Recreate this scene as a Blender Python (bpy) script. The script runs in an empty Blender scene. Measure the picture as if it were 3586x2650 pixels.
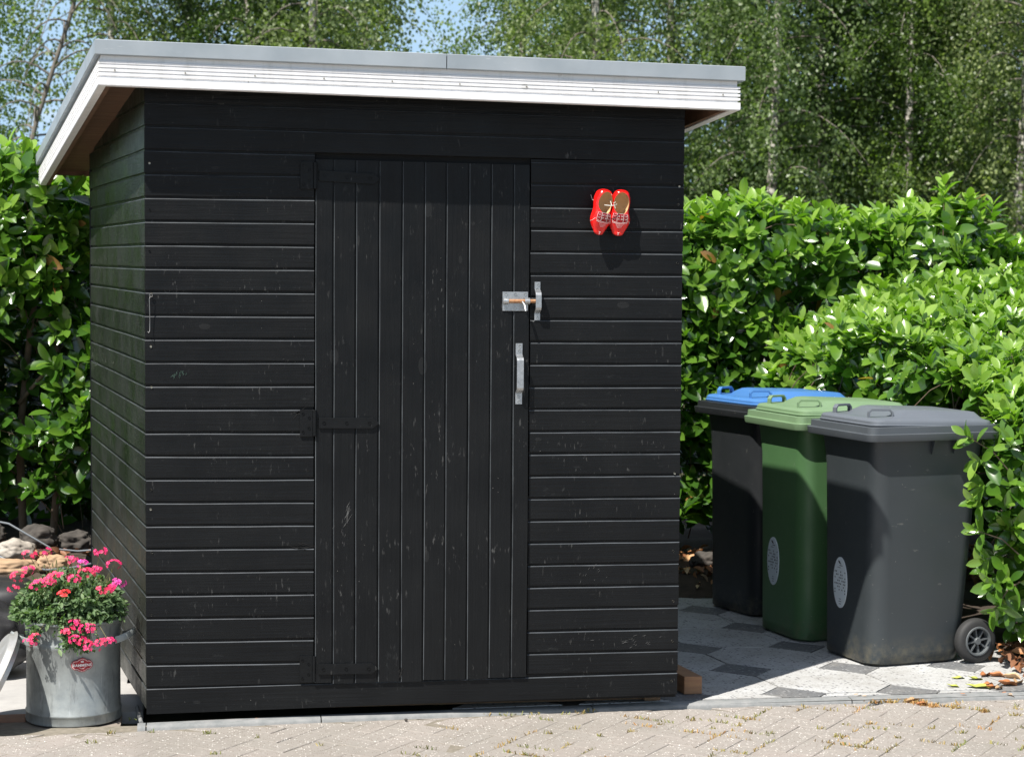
import bpy, bmesh, math, random
import numpy as np
from mathutils import Vector, Matrix, noise
random.seed(7); RNG = np.random.default_rng(11)
R = math.radians
sc = bpy.context.scene
COL = sc.collection

# ------------------------------------------------------------------ camera
CAM = Vector((0.2014, -7.6877, 1.8347))
yaw, pitch, roll = 0.1555, 0.0588, 0.0079
fw = Vector((math.sin(yaw)*math.cos(pitch), math.cos(yaw)*math.cos(pitch), -math.sin(pitch)))
rt0 = Vector((math.cos(yaw), -math.sin(yaw), 0)); up0 = rt0.cross(fw)
rt = math.cos(roll)*rt0 + math.sin(roll)*up0; up = -math.sin(roll)*rt0 + math.cos(roll)*up0
cam = bpy.data.cameras.new('camera'); co = bpy.data.objects.new('camera', cam); COL.objects.link(co)
M = Matrix((rt, up, -fw)).transposed().to_4x4(); M.translation = CAM; co.matrix_world = M
cam.sensor_width = 36; cam.lens = 7000/3586*36; cam.clip_start = .1; cam.clip_end = 3000
cam.dof.use_dof = True; cam.dof.focus_distance = 7.9; cam.dof.aperture_fstop = 6.3
sc.camera = co
# ------------------------------------------------------------------ light
SUN = Vector((1.10, 1.0, -2.28)).normalized()
elev = math.asin(-SUN.z)
w = bpy.data.worlds.new('World'); sc.world = w; w.use_nodes = True
nt = w.node_tree; nt.nodes.clear()
sky = nt.nodes.new('ShaderNodeTexSky'); sky.sky_type = 'NISHITA'; sky.sun_disc = False
sky.sun_elevation = elev; sky.sun_rotation = math.atan2(-SUN.x, -SUN.y) % (2*math.pi)
sky.air_density = 1.0; sky.dust_density = .8; sky.ozone_density = 1.0
tc = nt.nodes.new('ShaderNodeTexCoord'); mp = nt.nodes.new('ShaderNodeMapping'); mp.inputs['Scale'].default_value = (1, 1, 2.2)
nz = nt.nodes.new('ShaderNodeTexNoise'); nz.inputs['Scale'].default_value = 5.5; nz.inputs['Detail'].default_value = 6; nz.inputs['Roughness'].default_value = .6
rp = nt.nodes.new('ShaderNodeValToRGB'); rp.color_ramp.elements[0].position = .47; rp.color_ramp.elements[1].position = .68
rp.color_ramp.elements[0].color = (0, 0, 0, 1); rp.color_ramp.elements[1].color = (.8, .8, .8, 1)
mx = nt.nodes.new('ShaderNodeMix'); mx.data_type = 'RGBA'; mx.inputs['B'].default_value = (11.5, 12.0, 13.0, 1)
bg = nt.nodes.new('ShaderNodeBackground'); bg.inputs['Strength'].default_value = .055
out = nt.nodes.new('ShaderNodeOutputWorld')
L = nt.links.new
L(tc.outputs['Generated'], mp.inputs['Vector']); L(mp.outputs['Vector'], nz.inputs['Vector']); L(nz.outputs['Fac'], rp.inputs['Fac'])
sx = nt.nodes.new('ShaderNodeSeparateXYZ'); L(tc.outputs['Generated'], sx.inputs[0])     # brighter summer haze low in the sky
hr = nt.nodes.new('ShaderNodeValToRGB'); hr.color_ramp.elements[0].position = .12; hr.color_ramp.elements[1].position = .45; hr.color_ramp.elements[0].color = (1, 1, 1, 1); hr.color_ramp.elements[1].color = (0, 0, 0, 1); L(sx.outputs['Z'], hr.inputs['Fac'])
hm = nt.nodes.new('ShaderNodeMix'); hm.data_type = 'RGBA'; hm.inputs['B'].default_value = (5.6, 8.2, 11.0, 1); L(hr.outputs['Color'], hm.inputs['Factor']); L(sky.outputs['Color'], hm.inputs['A'])
L(rp.outputs['Color'], mx.inputs['Factor']); L(hm.outputs['Result'], mx.inputs['A']); L(mx.outputs['Result'], bg.inputs['Color']); L(bg.outputs[0], out.inputs[0])
sl = bpy.data.lights.new('sun', 'SUN'); sl.energy = 4.9; sl.angle = R(.53); sl.color = (1, .955, .89)
so = bpy.data.objects.new('sun', sl); COL.objects.link(so); so.rotation_euler = SUN.to_track_quat('-Z', 'Y').to_euler(); so.location = (-6, -8, 12)
sc.view_settings.view_transform = 'Standard'; sc.view_settings.look = 'None'; sc.view_settings.exposure = .72; sc.view_settings.gamma = 1
sc.render.engine = 'CYCLES'
sc.cycles.max_bounces = 6; sc.cycles.transparent_max_bounces = 4; sc.cycles.use_denoising = True

# ------------------------------------------------------------------ materials
def mat(name, col, rough=.6, metal=0, spec=.5):
    m = bpy.data.materials.new(name); m.use_nodes = True
    b = m.node_tree.nodes['Principled BSDF']
    b.inputs['Base Color'].default_value = (*col, 1); b.inputs['Roughness'].default_value = rough
    b.inputs['Metallic'].default_value = metal; b.inputs['Specular IOR Level'].default_value = spec
    return m
class NT:
    def __init__(s, m): s.m = m; s.t = m.node_tree; s.b = s.t.nodes['Principled BSDF']; s.out = s.t.nodes['Material Output']
    def n(s, typ, **kw):
        nd = s.t.nodes.new(typ)
        for k, v in kw.items():
            if k in nd.inputs: nd.inputs[k].default_value = v
            else: setattr(nd, k, v)
        return nd
    def l(s, a, b): s.t.links.new(a, b)
    def coord(s, scale=(1, 1, 1), rot=(0, 0, 0), kind='Object'):
        c = s.n('ShaderNodeTexCoord'); m = s.n('ShaderNodeMapping'); m.inputs['Scale'].default_value = scale; m.inputs['Rotation'].default_value = rot
        s.l(c.outputs[kind], m.inputs['Vector']); return m.outputs['Vector']
    def noise(s, vec, scale, detail=4, rough=.55):
        n = s.n('ShaderNodeTexNoise', Scale=scale, Detail=detail, Roughness=rough); s.l(vec, n.inputs['Vector']); return n.outputs['Fac']
    def ramp(s, fac, stops):
        r = s.n('ShaderNodeValToRGB'); e = r.color_ramp.elements
        while len(e) < len(stops): e.new(.5)
        for i, (p, c) in enumerate(stops):
            e[i].position = p; c = (c, c, c) if isinstance(c, (int, float)) else c; e[i].color = (*c, 1)
        s.l(fac, r.inputs['Fac']); return r.outputs['Color']
    def mix(s, fac, a, b, mode='MIX'):
        m = s.n('ShaderNodeMix', data_type='RGBA', blend_type=mode)
        for k, v in (('Factor', fac), ('A', a), ('B', b)):
            if isinstance(v, (int, float)): m.inputs[k].default_value = v if k == 'Factor' else (v, v, v, 1)
            elif isinstance(v, tuple): m.inputs[k].default_value = (*v, 1)
            else: s.l(v, m.inputs[k])
        return m.outputs['Result']
    def math(s, op, a, b=0):
        m = s.n('ShaderNodeMath', operation=op)
        for i, v in enumerate((a, b)):
            if isinstance(v, (int, float)): m.inputs[i].default_value = v
            else: s.l(v, m.inputs[i])
        return m.outputs[0]
    def specks(s, vec, scale, size, keep):
        v = s.n('ShaderNodeTexVoronoi', Scale=scale); s.l(vec, v.inputs['Vector'])
        a = s.math('LESS_THAN', v.outputs['Distance'], size)
        sp = s.n('ShaderNodeSeparateColor'); s.l(v.outputs['Color'], sp.inputs[0])
        return s.math('MULTIPLY', a, s.math('GREATER_THAN', sp.outputs[0], keep))
    def col(s, c): s.l(c, s.b.inputs['Base Color'])
    def rough(s, c): s.l(c, s.b.inputs['Roughness'])
    def bump(s, h, strength=.3, dist=.002):
        b = s.n('ShaderNodeBump', Strength=strength, Distance=dist); s.l(h, b.inputs['Height']); s.l(b.outputs[0], s.b.inputs['Normal'])

def board_paint(name, grain, spec=.2, bounce_tint=0.):
    m = mat(name, (.014, .015, .016), .45, spec=spec); t = NT(m)
    g = t.coord(grain); o = t.coord()
    f = t.noise(g, 1, 6, .65); f2 = t.noise(o, 3.2, 4)
    base = t.mix(f, (.0022, .0026, .0032), (.0072, .0080, .0090))
    base = t.mix(t.ramp(f2, [(.35, 0.), (.75, .5)]), base, (.0105, .0115, .012))
    if bounce_tint:
        base = t.mix(t.math('MULTIPLY', t.ramp(t.noise(t.coord((1, 3, .7)), 2.2, 4), [(.3, .2), (.7, 1.)]), bounce_tint), base, (.014, .024, .011))  # green reflection of the hedge, painted into the wall colour
    if bounce_tint:
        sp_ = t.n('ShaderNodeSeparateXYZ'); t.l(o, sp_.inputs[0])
        base = t.mix(t.math('MULTIPLY', t.ramp(sp_.outputs['Z'], [(.1, .75), (.95, 0.)]), t.ramp(t.noise(o, 4, 5), [(.25, .6), (.7, 1.)])), base, (.043, .044, .040))  # paler towards the ground: sun bounced off the slab, painted in
    wear = t.math('MULTIPLY', t.ramp(t.noise(o, 5, 3), [(.5, 0.), (.66, 1.)]), t.ramp(t.noise(t.coord((90, 90, 22)), 1, 3, .6), [(.62, 0.), (.68, 1.)]))
    base = t.mix(t.math('MULTIPLY', wear, .5), base, (.12, .12, .115))
    base = t.mix(t.specks(o, 48, .055, .96), base, (.20, .19, .17))
    base = t.mix(t.math('MULTIPLY', t.specks(t.coord((1, 1, .2)), 45, .05, .92), t.ramp(t.noise(o, 1.7, 3), [(.5, .0), (.62, 1.)])), base, (.10, .105, .105))
    kn = t.specks(t.coord(tuple(3.2 if q < 5 else 6.5 for q in grain)), 1.0, .11, .35); f = t.math('ADD', f, t.math('MULTIPLY', kn, .35))
    base = t.mix(t.math('MULTIPLY', kn, .25), base, (.035, .036, .036))
    smear = t.math('MULTIPLY', t.ramp(t.noise(t.coord(tuple(1 if q > 5 and q < 50 else (3 if q < 5 else 9) for q in grain)), 3.1, 7, .72), [(.60, 0.), (.74, 1.)]), t.ramp(t.noise(o, 2.1, 2), [(.48, 0.), (.62, 1.)]))
    base = t.mix(t.math('MULTIPLY', smear, .38), base, (.075, .08, .08))
    t.col(base); t.rough(t.ramp(t.noise(o, 4.5, 6, .7), [(.32, .26), (.68, .60)]))
    t.bump(t.math('ADD', f, t.math('MULTIPLY', t.noise(o, 260, 2), .25)), .8, .0026)
    return m
M_front = board_paint('black_paint_lengthwise', (3, 90, 90))
M_side = board_paint('black_paint_side', (90, 3, 90), .6, bounce_tint=.7)
M_door = board_paint('black_paint_upright', (90, 90, 3))
M_edge = simple0 = None
M_iron = board_paint('black_painted_iron', (20, 20, 20))
M_gap = mat('dark_gap', (.004, .004, .004), .9)

def simple(name, c1, c2, scale=8, rough=.6, metal=0, bump=.0, bscale=120, spec=.5, stretch=(1, 1, 1), r2=None):
    m = mat(name, c1, rough, metal, spec); t = NT(m); o = t.coord(stretch)
    t.col(t.mix(t.ramp(t.noise(o, scale, 6, .6), [(.3, 0.), (.7, 1.)]), c1, c2))
    if r2 is not None: t.rough(t.ramp(t.noise(o, scale*1.7, 4), [(.3, rough), (.7, r2)]))
    if bump: t.bump(t.noise(o, bscale, 4), bump, .002)
    return m
M_edge = simple('painted_edge_light', (.085, .094, .102), (.022, .025, .028), 6, .32, spec=.5)  # lit line along the board bevels, painted as a lighter colour
M_white = simple('white_fascia_paint', (.66, .66, .67), (.57, .56, .55), 7, .5, bump=.3, bscale=18, stretch=(1, 4, 30))
def grime():
    t = NT(M_white); o = t.coord()
    b = t.mix(t.ramp(t.noise(t.coord((1, 4, 30)), 7, 6, .6), [(.3, 0.), (.7, 1.)]), (.86, .86, .875), (.78, .775, .77))
    b = t.mix(t.math('MULTIPLY', t.ramp(t.noise(t.coord((9, 9, 1.2)), 3, 5, .7), [(.52, 0.), (.75, 1.)]), .28), b, (.34, .33, .29))
    b = t.mix(t.math('MULTIPLY', t.specks(t.coord((1, 1, 1)), 7, .10, .6), .35), b, (.44, .43, .40)); b = t.mix(t.specks(o, 26, .05, .9), b, (.12, .10, .08)); t.col(b)
grime()
M_trim = simple('zinc_trim', (.36, .40, .43), (.46, .50, .53), 5, .42, .35, r2=.58)
def trim_scuffs():
    t = NT(M_trim); o = t.coord((3, 3, 60))
    base = t.mix(t.ramp(t.noise(t.coord(), 4, 5), [(.3, 0.), (.7, 1.)]), (.30, .34, .37), (.40, .44, .47))
    t.col(t.mix(t.math('MULTIPLY', t.ramp(t.noise(o, 2, 5, .7), [(.64, 0.), (.68, 1.)]), t.ramp(t.noise(t.coord(), 1.7, 2), [(.45, 0.), (.6, 1.)])), base, (.8, .8, .78)))
trim_scuffs()
M_soffit = simple('brown_soffit_wood', (.17, .088, .050), (.095, .05, .03), 3, .7, bump=.4, bscale=30, stretch=(1, 12, 12))
M_rawwood = simple('weathered_raw_wood', (.24, .15, .08), (.12, .08, .05), 6, .8, bump=.4, bscale=30, stretch=(3, 30, 60))
M_felt = simple('roofing_felt', (.05, .05, .05), (.09, .09, .09), 30, .9)
M_galv = simple('galvanised_steel', (.52, .54, .55), (.38, .40, .42), 60, .34, .85, r2=.5)
M_rust = simple('rusty_bolt', (.36, .15, .06), (.52, .34, .2), 60, .55, .5)
M_screw = mat('screw_head', (.45, .43, .36), .4, .7)

# ------------------------------------------------------------------ helpers
def tag(o, label=None, cat=None, group=None, kind=None):
    if label: o['label'] = label
    if cat: o['category'] = cat
    if group: o['group'] = group
    if kind: o['kind'] = kind
    return o
def empty(name, loc, label, cat, group=None, rz=0):
    o = bpy.data.objects.new(name, None); COL.objects.link(o); o.location = loc; o.rotation_euler = (0, 0, rz); o.empty_display_size = .1
    return tag(o, label, cat, group)
def link(name, me, parent=None, loc=None):
    o = bpy.data.objects.new(name, me); COL.objects.link(o)
    if parent is not None: o.parent = parent
    if loc is not None: o.location = loc
    return o
class MB:
    def __init__(s): s.v = []; s.f = []; s.mi = []
    def add(s, vs, fs, mi=0):
        k = len(s.v); s.v += [tuple(p) for p in vs]; s.f += [tuple(i+k for i in f) for f in fs]; s.mi += [mi]*len(fs)
    def box(s, a, b, mi=0, M=None):
        vs = [Vector((x, y, z)) for z in (a[2], b[2]) for y in (a[1], b[1]) for x in (a[0], b[0])]
        if M is not None: vs = [M @ p for p in vs]
        s.add(vs, [(0, 2, 3, 1), (4, 5, 7, 6), (0, 1, 5, 4), (1, 3, 7, 5), (3, 2, 6, 7), (2, 0, 4, 6)], mi)
    def rings(s, rings, mi=0, closed=True, cap0=False, cap1=False, mcol=None):
        n = len(rings[0]); vs = [p for r in rings for p in r]; fs = []
        for i in range(len(rings)-1):
            for j in range(n if closed else n-1):
                a = i*n+j; b = i*n+(j+1) % n; fs.append((a, b, b+n, a+n))
        if cap0: fs.append(tuple(range(n-1, -1, -1)))
        if cap1: k = (len(rings)-1)*n; fs.append(tuple(k+j for j in range(n)))
        k0 = len(s.mi); s.add(vs, fs, mi)
        if mcol:
            w_ = n if closed else n-1
            for i in range(len(rings)-1):
                for j, m_ in mcol.items(): s.mi[k0+i*w_+j] = m_
    def tube(s, pts, rad, seg=8, mi=0, caps=True):
        pts = [Vector(p) for p in pts]; rs = rad if isinstance(rad, (list, tuple)) else [rad]*len(pts)
        out = []; prev = None
        for i, p in enumerate(pts):
            t = (pts[min(i+1, len(pts)-1)]-pts[max(i-1, 0)]).normalized()
            if prev is None: prev = t.orthogonal().normalized()
            a = (prev - t*prev.dot(t)).normalized(); b = t.cross(a); prev = a
            out.append([p+(a*math.cos(2*math.pi*k/seg)+b*math.sin(2*math.pi*k/seg))*rs[i] for k in range(seg)])
        s.rings(out, mi, True, caps, caps)
    def lathe(s, prof, seg=48, mi=0, M=None, cap0=False, cap1=False):
        rr = [[Vector((r*math.cos(2*math.pi*k/seg), r*math.sin(2*math.pi*k/seg), z)) for k in range(seg)] for r, z in prof]
        if M is not None: rr = [[M @ p for p in r] for r in rr]
        s.rings(rr, mi, True, cap0, cap1)
    def build(s, name, mats, parent=None, smooth=0, loc=None, bevel=0, fix=False):
        me = bpy.data.meshes.new(name); me.from_pydata(s.v, [], s.f)
        for m in (mats if isinstance(mats, (list, tuple)) else [mats]): me.materials.append(m)
        me.polygons.foreach_set('material_index', s.mi)
        if fix or smooth or bevel:
            bm = bmesh.new(); bm.from_mesh(me)
            if fix: bmesh.ops.remove_doubles(bm, verts=bm.verts, dist=1e-5); bmesh.ops.recalc_face_normals(bm, faces=bm.faces)
            if bevel:
                ed = [e for e in bm.edges if len(e.link_faces) == 2 and e.calc_face_angle(0) > R(40)]
                bmesh.ops.bevel(bm, geom=ed, offset=bevel, segments=2, affect='EDGES', profile=.6)
            if smooth:
                for f in bm.faces: f.smooth = True
                for e in bm.edges:
                    if len(e.link_faces) == 2 and e.calc_face_angle(0) > R(smooth): e.smooth = False
            bm.to_mesh(me); bm.free()
        me.update(); return link(name, me, parent, loc)
def npmesh(name, V, F, mats, parent=None, tint=None, smooth=True, mi=None):
    """V (n,3), F (m,k) constant polygon size"""
    me = bpy.data.meshes.new(name); m, k = F.shape
    me.vertices.add(len(V)); me.vertices.foreach_set('co', V.astype(np.float32).ravel())
    me.loops.add(m*k); me.loops.foreach_set('vertex_index', F.astype(np.int32).ravel())
    me.polygons.add(m); me.polygons.foreach_set('loop_start', np.arange(0, m*k, k, dtype=np.int32))
    me.polygons.foreach_set('use_smooth', np.full(m, smooth))
    for q in (mats if isinstance(mats, (list, tuple)) else [mats]): me.materials.append(q)
    if mi is not None: me.polygons.foreach_set('material_index', mi.astype(np.int32))
    if tint is not None:
        a = me.attributes.new('tint', 'FLOAT', 'POINT'); a.data.foreach_set('value', tint.astype(np.float32))
    me.update(calc_edges=True)
    return link(name, me, parent)
def unit(a): return a/np.maximum(np.linalg.norm(a, axis=-1, keepdims=True), 1e-9)
def frames(x, zhint):
    x = unit(x); z = unit(zhint - x*(zhint*x).sum(-1, keepdims=True)); y = np.cross(z, x)
    return np.stack([x, y, z], -1)        # columns
def scatter(T, TF, Fr, P, S):
    V = np.einsum('mij,nj->mni', Fr, T)*np.asarray(S)[:, None, None] + P[:, None, :]
    n = len(T); F = (TF[None] + (np.arange(len(P))*n)[:, None, None]).reshape(-1, TF.shape[1])
    return V.reshape(-1, 3), F

# ------------------------------------------------------------------ ground
def tz(y): return .064      # terrace height
M_soil = simple('dark_soil', (.035, .025, .018), (.07, .05, .035), 14, .95, bump=.8, bscale=60)
gm = MB(); gm.add([(-400, -400, 0), (400, -400, 0), (400, 600, 0), (-400, 600, 0)], [(0, 1, 2, 3)])
tag(gm.build('ground', simple('grassy_earth', (.05, .06, .02), (.08, .07, .035), 3, .95)), kind='structure')
# paving of small concrete bricks in herringbone bond
KERB = [(-2.6, -.10), (-.03, -.045), (.667, .012), (1.395, .05), (2.116, .078), (2.83, .085), (3.6, .085), (5.2, .09), (7.5, .1)]
def kerb_y(x):
    for (a, ya), (b, yb) in zip(KERB, KERB[1:]):
        if x <= b: return ya+(yb-ya)*max(0, (x-a))/(b-a)
    return KERB[-1][1]
def paving():
    m = mat('washed_concrete_pavers', (.3, .26, .23), .85); t = NT(m); o = t.coord()
    at = t.n('ShaderNodeAttribute', attribute_name='tint')
    base = t.mix(t.noise(o, 95, 3, .8), (.235, .212, .188), (.425, .392, .357))
    base = t.mix(t.math('MULTIPLY', at.outputs['Fac'], .55), base, (.34, .295, .265))
    base = t.mix(t.ramp(t.noise(o, 2.2, 5), [(.36, 0.), (.64, .75)]), base, (.28, .258, .23))
    base = t.mix(t.specks(o, 130, .33, .72), base, (.16, .125, .10))
    base = t.mix(t.specks(o, 105, .30, .84), base, (.78, .74, .68))
    base = t.mix(t.specks(o, 60, .22, .93), base, (.75, .73, .70))
    base = t.mix(t.ramp(t.noise(o, .9, 6, .7), [(.5, 0.), (.75, .5)]), base, (.21, .195, .165))
    t.col(base); t.bump(t.noise(o, 210, 3, .7), .9, .004)
    mj = simple('sandy_joint', (.25, .22, .18), (.15, .135, .10), 40, .95)
    W = .105; a = R(52); ca, sa = math.cos(a), math.sin(a)
    V = []; F = []; T = []
    fz = noise.noise
    for j in range(-95, 95):
        for k in range(-26, 27):
            for kind in (0, 1):
                if kind == 0: x0, y0, w_, h_ = (j % 4)+4*k, j, 2, 1
                else: x0, y0, w_, h_ = (j+3) % 4+4*k, j, 1, 2
                cx, cy = (x0+w_/2)*W, (y0+h_/2)*W
                X, Y = ca*cx-sa*cy+1.3, sa*cx+ca*cy-1.5
                if not (-2.6 < X < 6.2 and -8.6 < Y < .2) or Y > kerb_y(X)+.06: continue
                if Y < -2.2 and (X < -1.5 or X > 4.5): continue
                g = .0011; hx, hy = w_*W/2-g, h_*W/2-g; b = .0018
                z = .046+fz((X*1.3, Y*1.3, 0))*.002+random.uniform(-.001, .001); tx, ty = random.uniform(-.009, .009), random.uniform(-.009, .009)
                base = len(V)
                for (dx, dy, dz) in ((hx, hy, -.02), (hx, hy, -b), (hx-b, hy-b, 0)):
                    for (sx, sy) in ((-1, -1), (1, -1), (1, 1), (-1, 1)):
                        lx, ly = cx+sx*dx, cy+sy*dy
                        wx = ca*lx-sa*ly+1.3; V.append((wx, min(sa*lx+ca*ly-1.5, kerb_y(wx)-.036-(.003 if dz == 0 else 0)), z+dz+sx*dx*tx+sy*dy*ty))
                for r in (0, 4):
                    for q in range(4): F.append((base+r+q, base+r+(q+1) % 4, base+r+4+(q+1) % 4, base+r+4+q))
                F.append((base+8, base+9, base+10, base+11)); T += [random.random()]*12
    V += [(-12, -14, .0438), (12, -14, .0438), (12, .02, .0438), (-12, .02, .0438)]; n = len(V); F.append((n-4, n-3, n-2, n-1)); T += [0]*4
    mi = np.zeros(len(F)); mi[-1] = 1
    tag(npmesh('paving', np.array(V), np.array(F), [m, mj], tint=np.array(T), smooth=False, mi=mi), kind='structure')
paving()
M_kerb = simple('grey_concrete_kerb', (.17, .18, .18), (.27, .27, .265), 20, .85, bump=.6, bscale=150)
def kerb():
    mb = MB(); pts = []
    xs = [-.035, -.0, .34, .667, 1.0, 1.395, 1.75, 2.116, 2.83, 3.3, 3.6, 5.2]
    prof = [(-.008, .0), (-.004, .052), (.006, .061), (.055, .062), (.060, .055), (.060, 0)]
    rings = []
    for x in xs:
        y = kerb_y(x)-.025; dz = noise.noise((x*3, 0, 5))*.004
        rings.append([Vector((x, y+d, z+(dz if z > .01 else 0))) for d, z in prof])
    cuts = [0, 1, 3, 6, 8, 11]
    for a, b in zip(cuts, cuts[1:]):
        rr = [list(r) for r in rings[a:b+1]]; rr[0] = [p+Vector((.0025, 0, 0)) for p in rr[0]]; rr[-1] = [p-Vector((.0025, 0, 0)) for p in rr[-1]]
        mb.rings(rr, 0, True, True, True)
    tag(mb.build('kerb', M_kerb, smooth=50, fix=True), kind='structure')
kerb()
# terrace of octagonal terrazzo tiles with small dark square tiles
def terrace():
    def terrazzo(name, c, chip1, chip2):
        m = mat(name, c, .75); t = NT(m); o = t.coord()
        b = t.mix(t.noise(o, 30, 4), c, tuple(x*.86 for x in c))
        b = t.mix(t.specks(o, 100, .45, .5), b, chip1); b = t.mix(t.specks(o, 60, .38, .72), b, chip2)
        b = t.mix(t.ramp(t.noise(o, 3.5, 6, .7), [(.42, 0.), (.72, .65)]), b, (.27, .255, .23)); b = t.mix(t.ramp(t.noise(o, 18, 5, .7), [(.55, 0.), (.75, .4)]), b, (.22, .21, .19))
        t.col(b); t.bump(t.noise(o, 240, 3), .5, .002); return m
    mw = terrazzo('white_terrazzo', (.50, .505, .50), (.36, .36, .35), (.14, .14, .15))
    md = terrazzo('dark_terrazzo', (.15, .155, .16), (.09, .09, .095), (.28, .28, .28))
    mg = simple('grey_grout', (.13, .12, .10), (.08, .075, .06), 30, .9)
    mb = MB()
    A = Vector((.487, -.015)); B = Vector((-.090, .497)); O = Vector((2.533, .68)); h = .575
    def P(u, v): p = O+A*u+B*v; return p
    def tile(uv, mi, inset=.985, top=.0):
        c = sum((Vector(q) for q in uv), Vector((0, 0)))/len(uv)
        pts = [P(*(c+(Vector(q)-c)*inset)) for q in uv]
        pts2 = [P(*(c+(Vector(q)-c)*(inset-.012))) for q in uv]
        dz = random.uniform(-.0012, .0012)
        r0 = [(p.x, p.y, tz(p.y)-.006) for p in pts]; r1 = [(p.x, p.y, tz(p.y)-.0016+dz) for p in pts]; r2 = [(p.x, p.y, tz(p.y)+dz) for p in pts2]
        mb.rings([r0, r1, r2], mi, True, False, True)
    H = h/2*.98
    for i in range(-3, 8):
        for j in range(-2, 8):
            p = P(i, j); q = P(i+.5, j+.5)
            if p.y > 2.8 or p.y < .32 or p.x < 1.7 or p.x > 5.6: pass
            else: tile([(i-H, j), (i, j-H), (i+H, j), (i, j+H)], 1)
            if .45 < q.y < 2.7 and 1.7 < q.x < 5.6:
                tile([(i+H, j), (i+1-H, j), (i+1, j+H), (i+1, j+1-H), (i+1-H, j+1), (i+H, j+1), (i, j+1-H), (i, j+H)], 0)
    # front row cut along the kerb
    o = mb
    for i in range(-3, 8):
        j = -1
        def cut(uv, mi):
            c = sum((Vector(q) for q in uv), Vector((0, 0)))/len(uv)
            pts = [P(*(c+(Vector(q)-c)*.985)) for q in uv]; res = []
            n = len(pts)
            for k in range(n):
                a, b = pts[k], pts[(k+1) % n]; fa, fb = a.y-kerb_y(a.x)-.042, b.y-kerb_y(b.x)-.042
                if fa >= 0: res.append(a)
                if (fa >= 0) != (fb >= 0): res.append(a.lerp(b, fa/(fa-fb)))
            if len(res) > 2 and res[0].x > 1.6:
                z0 = random.uniform(-.001, .001)
                o.rings([[(p.x, p.y, tz(p.y)-.006) for p in res], [(p.x, p.y, tz(p.y)+z0) for p in res]], mi, True, False, True)
        p = P(i, j); q = P(i+.5, j+.5)
        cut([(i-H, j), (i, j-H), (i+H, j), (i, j+H)], 1)
        for jj in (-1, -2):
            q = P(i+.5, jj+.5)
            if q.y <= .45: cut([(i+H, jj), (i+1-H, jj), (i+1, jj+H), (i+1, jj+1-H), (i+1-H, jj+1), (i+H, jj+1), (i, jj+1-H), (i, jj+H)], 0)
    # grout bed
    ys = [-.0, .25, .5, .75, 1.0, 1.7, 2.6]; rr = []
    for y in ys: rr.append([(1.5, max(y, kerb_y(1.5)-.0), tz(y)-.005), (5.7, max(y, .07), tz(y)-.005)])
    mb.rings(rr, 2, False)
    tag(mb.build('terrace', [mw, md, mg]), kind='structure')
terrace()
# soil under the hedges and the raised planting bank at the left
def soil_patch(name, x0, x1, y0, y1, zf, nx=40, ny=40, m=M_soil):
    X, Y = np.meshgrid(np.linspace(x0, x1, nx), np.linspace(y0, y1, ny)); V = np.array([(x, y, zf(x, y)) for x, y in zip(X.ravel(), Y.ravel())])
    F = np.array([(j*nx+i, j*nx+i+1, (j+1)*nx+i+1, (j+1)*nx+i) for j in range(ny-1) for i in range(nx-1)])
    return tag(npmesh(name, V, F, m), kind='structure')
soil_patch('soil_bed', 1.9, 8, 2.5, 6.5, lambda x, y: .055+.09*min(1, max(0, (y-2.5)/.4))+.03*noise.noise((x*3, y*3, 1)))
soil_patch('hedge_soil', 3.72, 8, .2, 2.4, lambda x, y: .03+.07*min(1, max(0, (x-3.72)/.25))+.02*noise.noise((x*4, y*4, 3)))
def bank(x, y):
    s = min(1, max(0, (y-1.45)/.6)); s = s*s*(3-2*s)
    return .02+.36*s+.04*noise.noise((x*3, y*3, 2))*s
soil_patch('soil_bank', -6, -.34, 1.2, 6.5, bank, 60, 50)
# grey slab left of the shed, red brick edge in front of it
slab = MB(); slab.box((-2.6, .24, .0), (-.02, .78, .05)); slab.box((-2.6, .786, .0), (-.1, 1.32, .048))
tag(slab.build('slab_path', simple('pale_concrete_slab', (.33, .32, .31), (.42, .41, .39), 9, .85, bump=.3), bevel=.004), kind='structure')
sb = MB(); sb.box((-12, -.05, -.0), (-.1, 1.4, .038)); tag(sb.build('sand_bed', simple('sand', (.28, .24, .2), (.2, .17, .14), 30, .95)), kind='structure')
M_brick = simple('red_brown_brick', (.36, .19, .12), (.28, .17, .12), 25, .9, bump=.5)
br = None
for i in range(1):
    b = MB(); b.box((0, 0, 0), (.205, .07, .055))
    o = b.build('edging_brick', M_brick, bevel=.004) if br is None else br.copy()
    if br is None: br = o
    else: COL.objects.link(o)
    o.location = (-.67-i*.212, .155+.004*i, .0); o.rotation_euler = (0, 0, R(1.5))
    tag(o, 'red-brown edging brick at the left picture edge below the leaning cover', 'brick', 'edging bricks left of the pot')
for (x, y) in ((-.455, .165),):
    o = br.copy(); COL.objects.link(o); o.location = (x, y-.012, .0)
    tag(o, 'red-brown edging brick half under the left side of the zinc pot', 'brick', 'edging bricks left of the pot')

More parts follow.
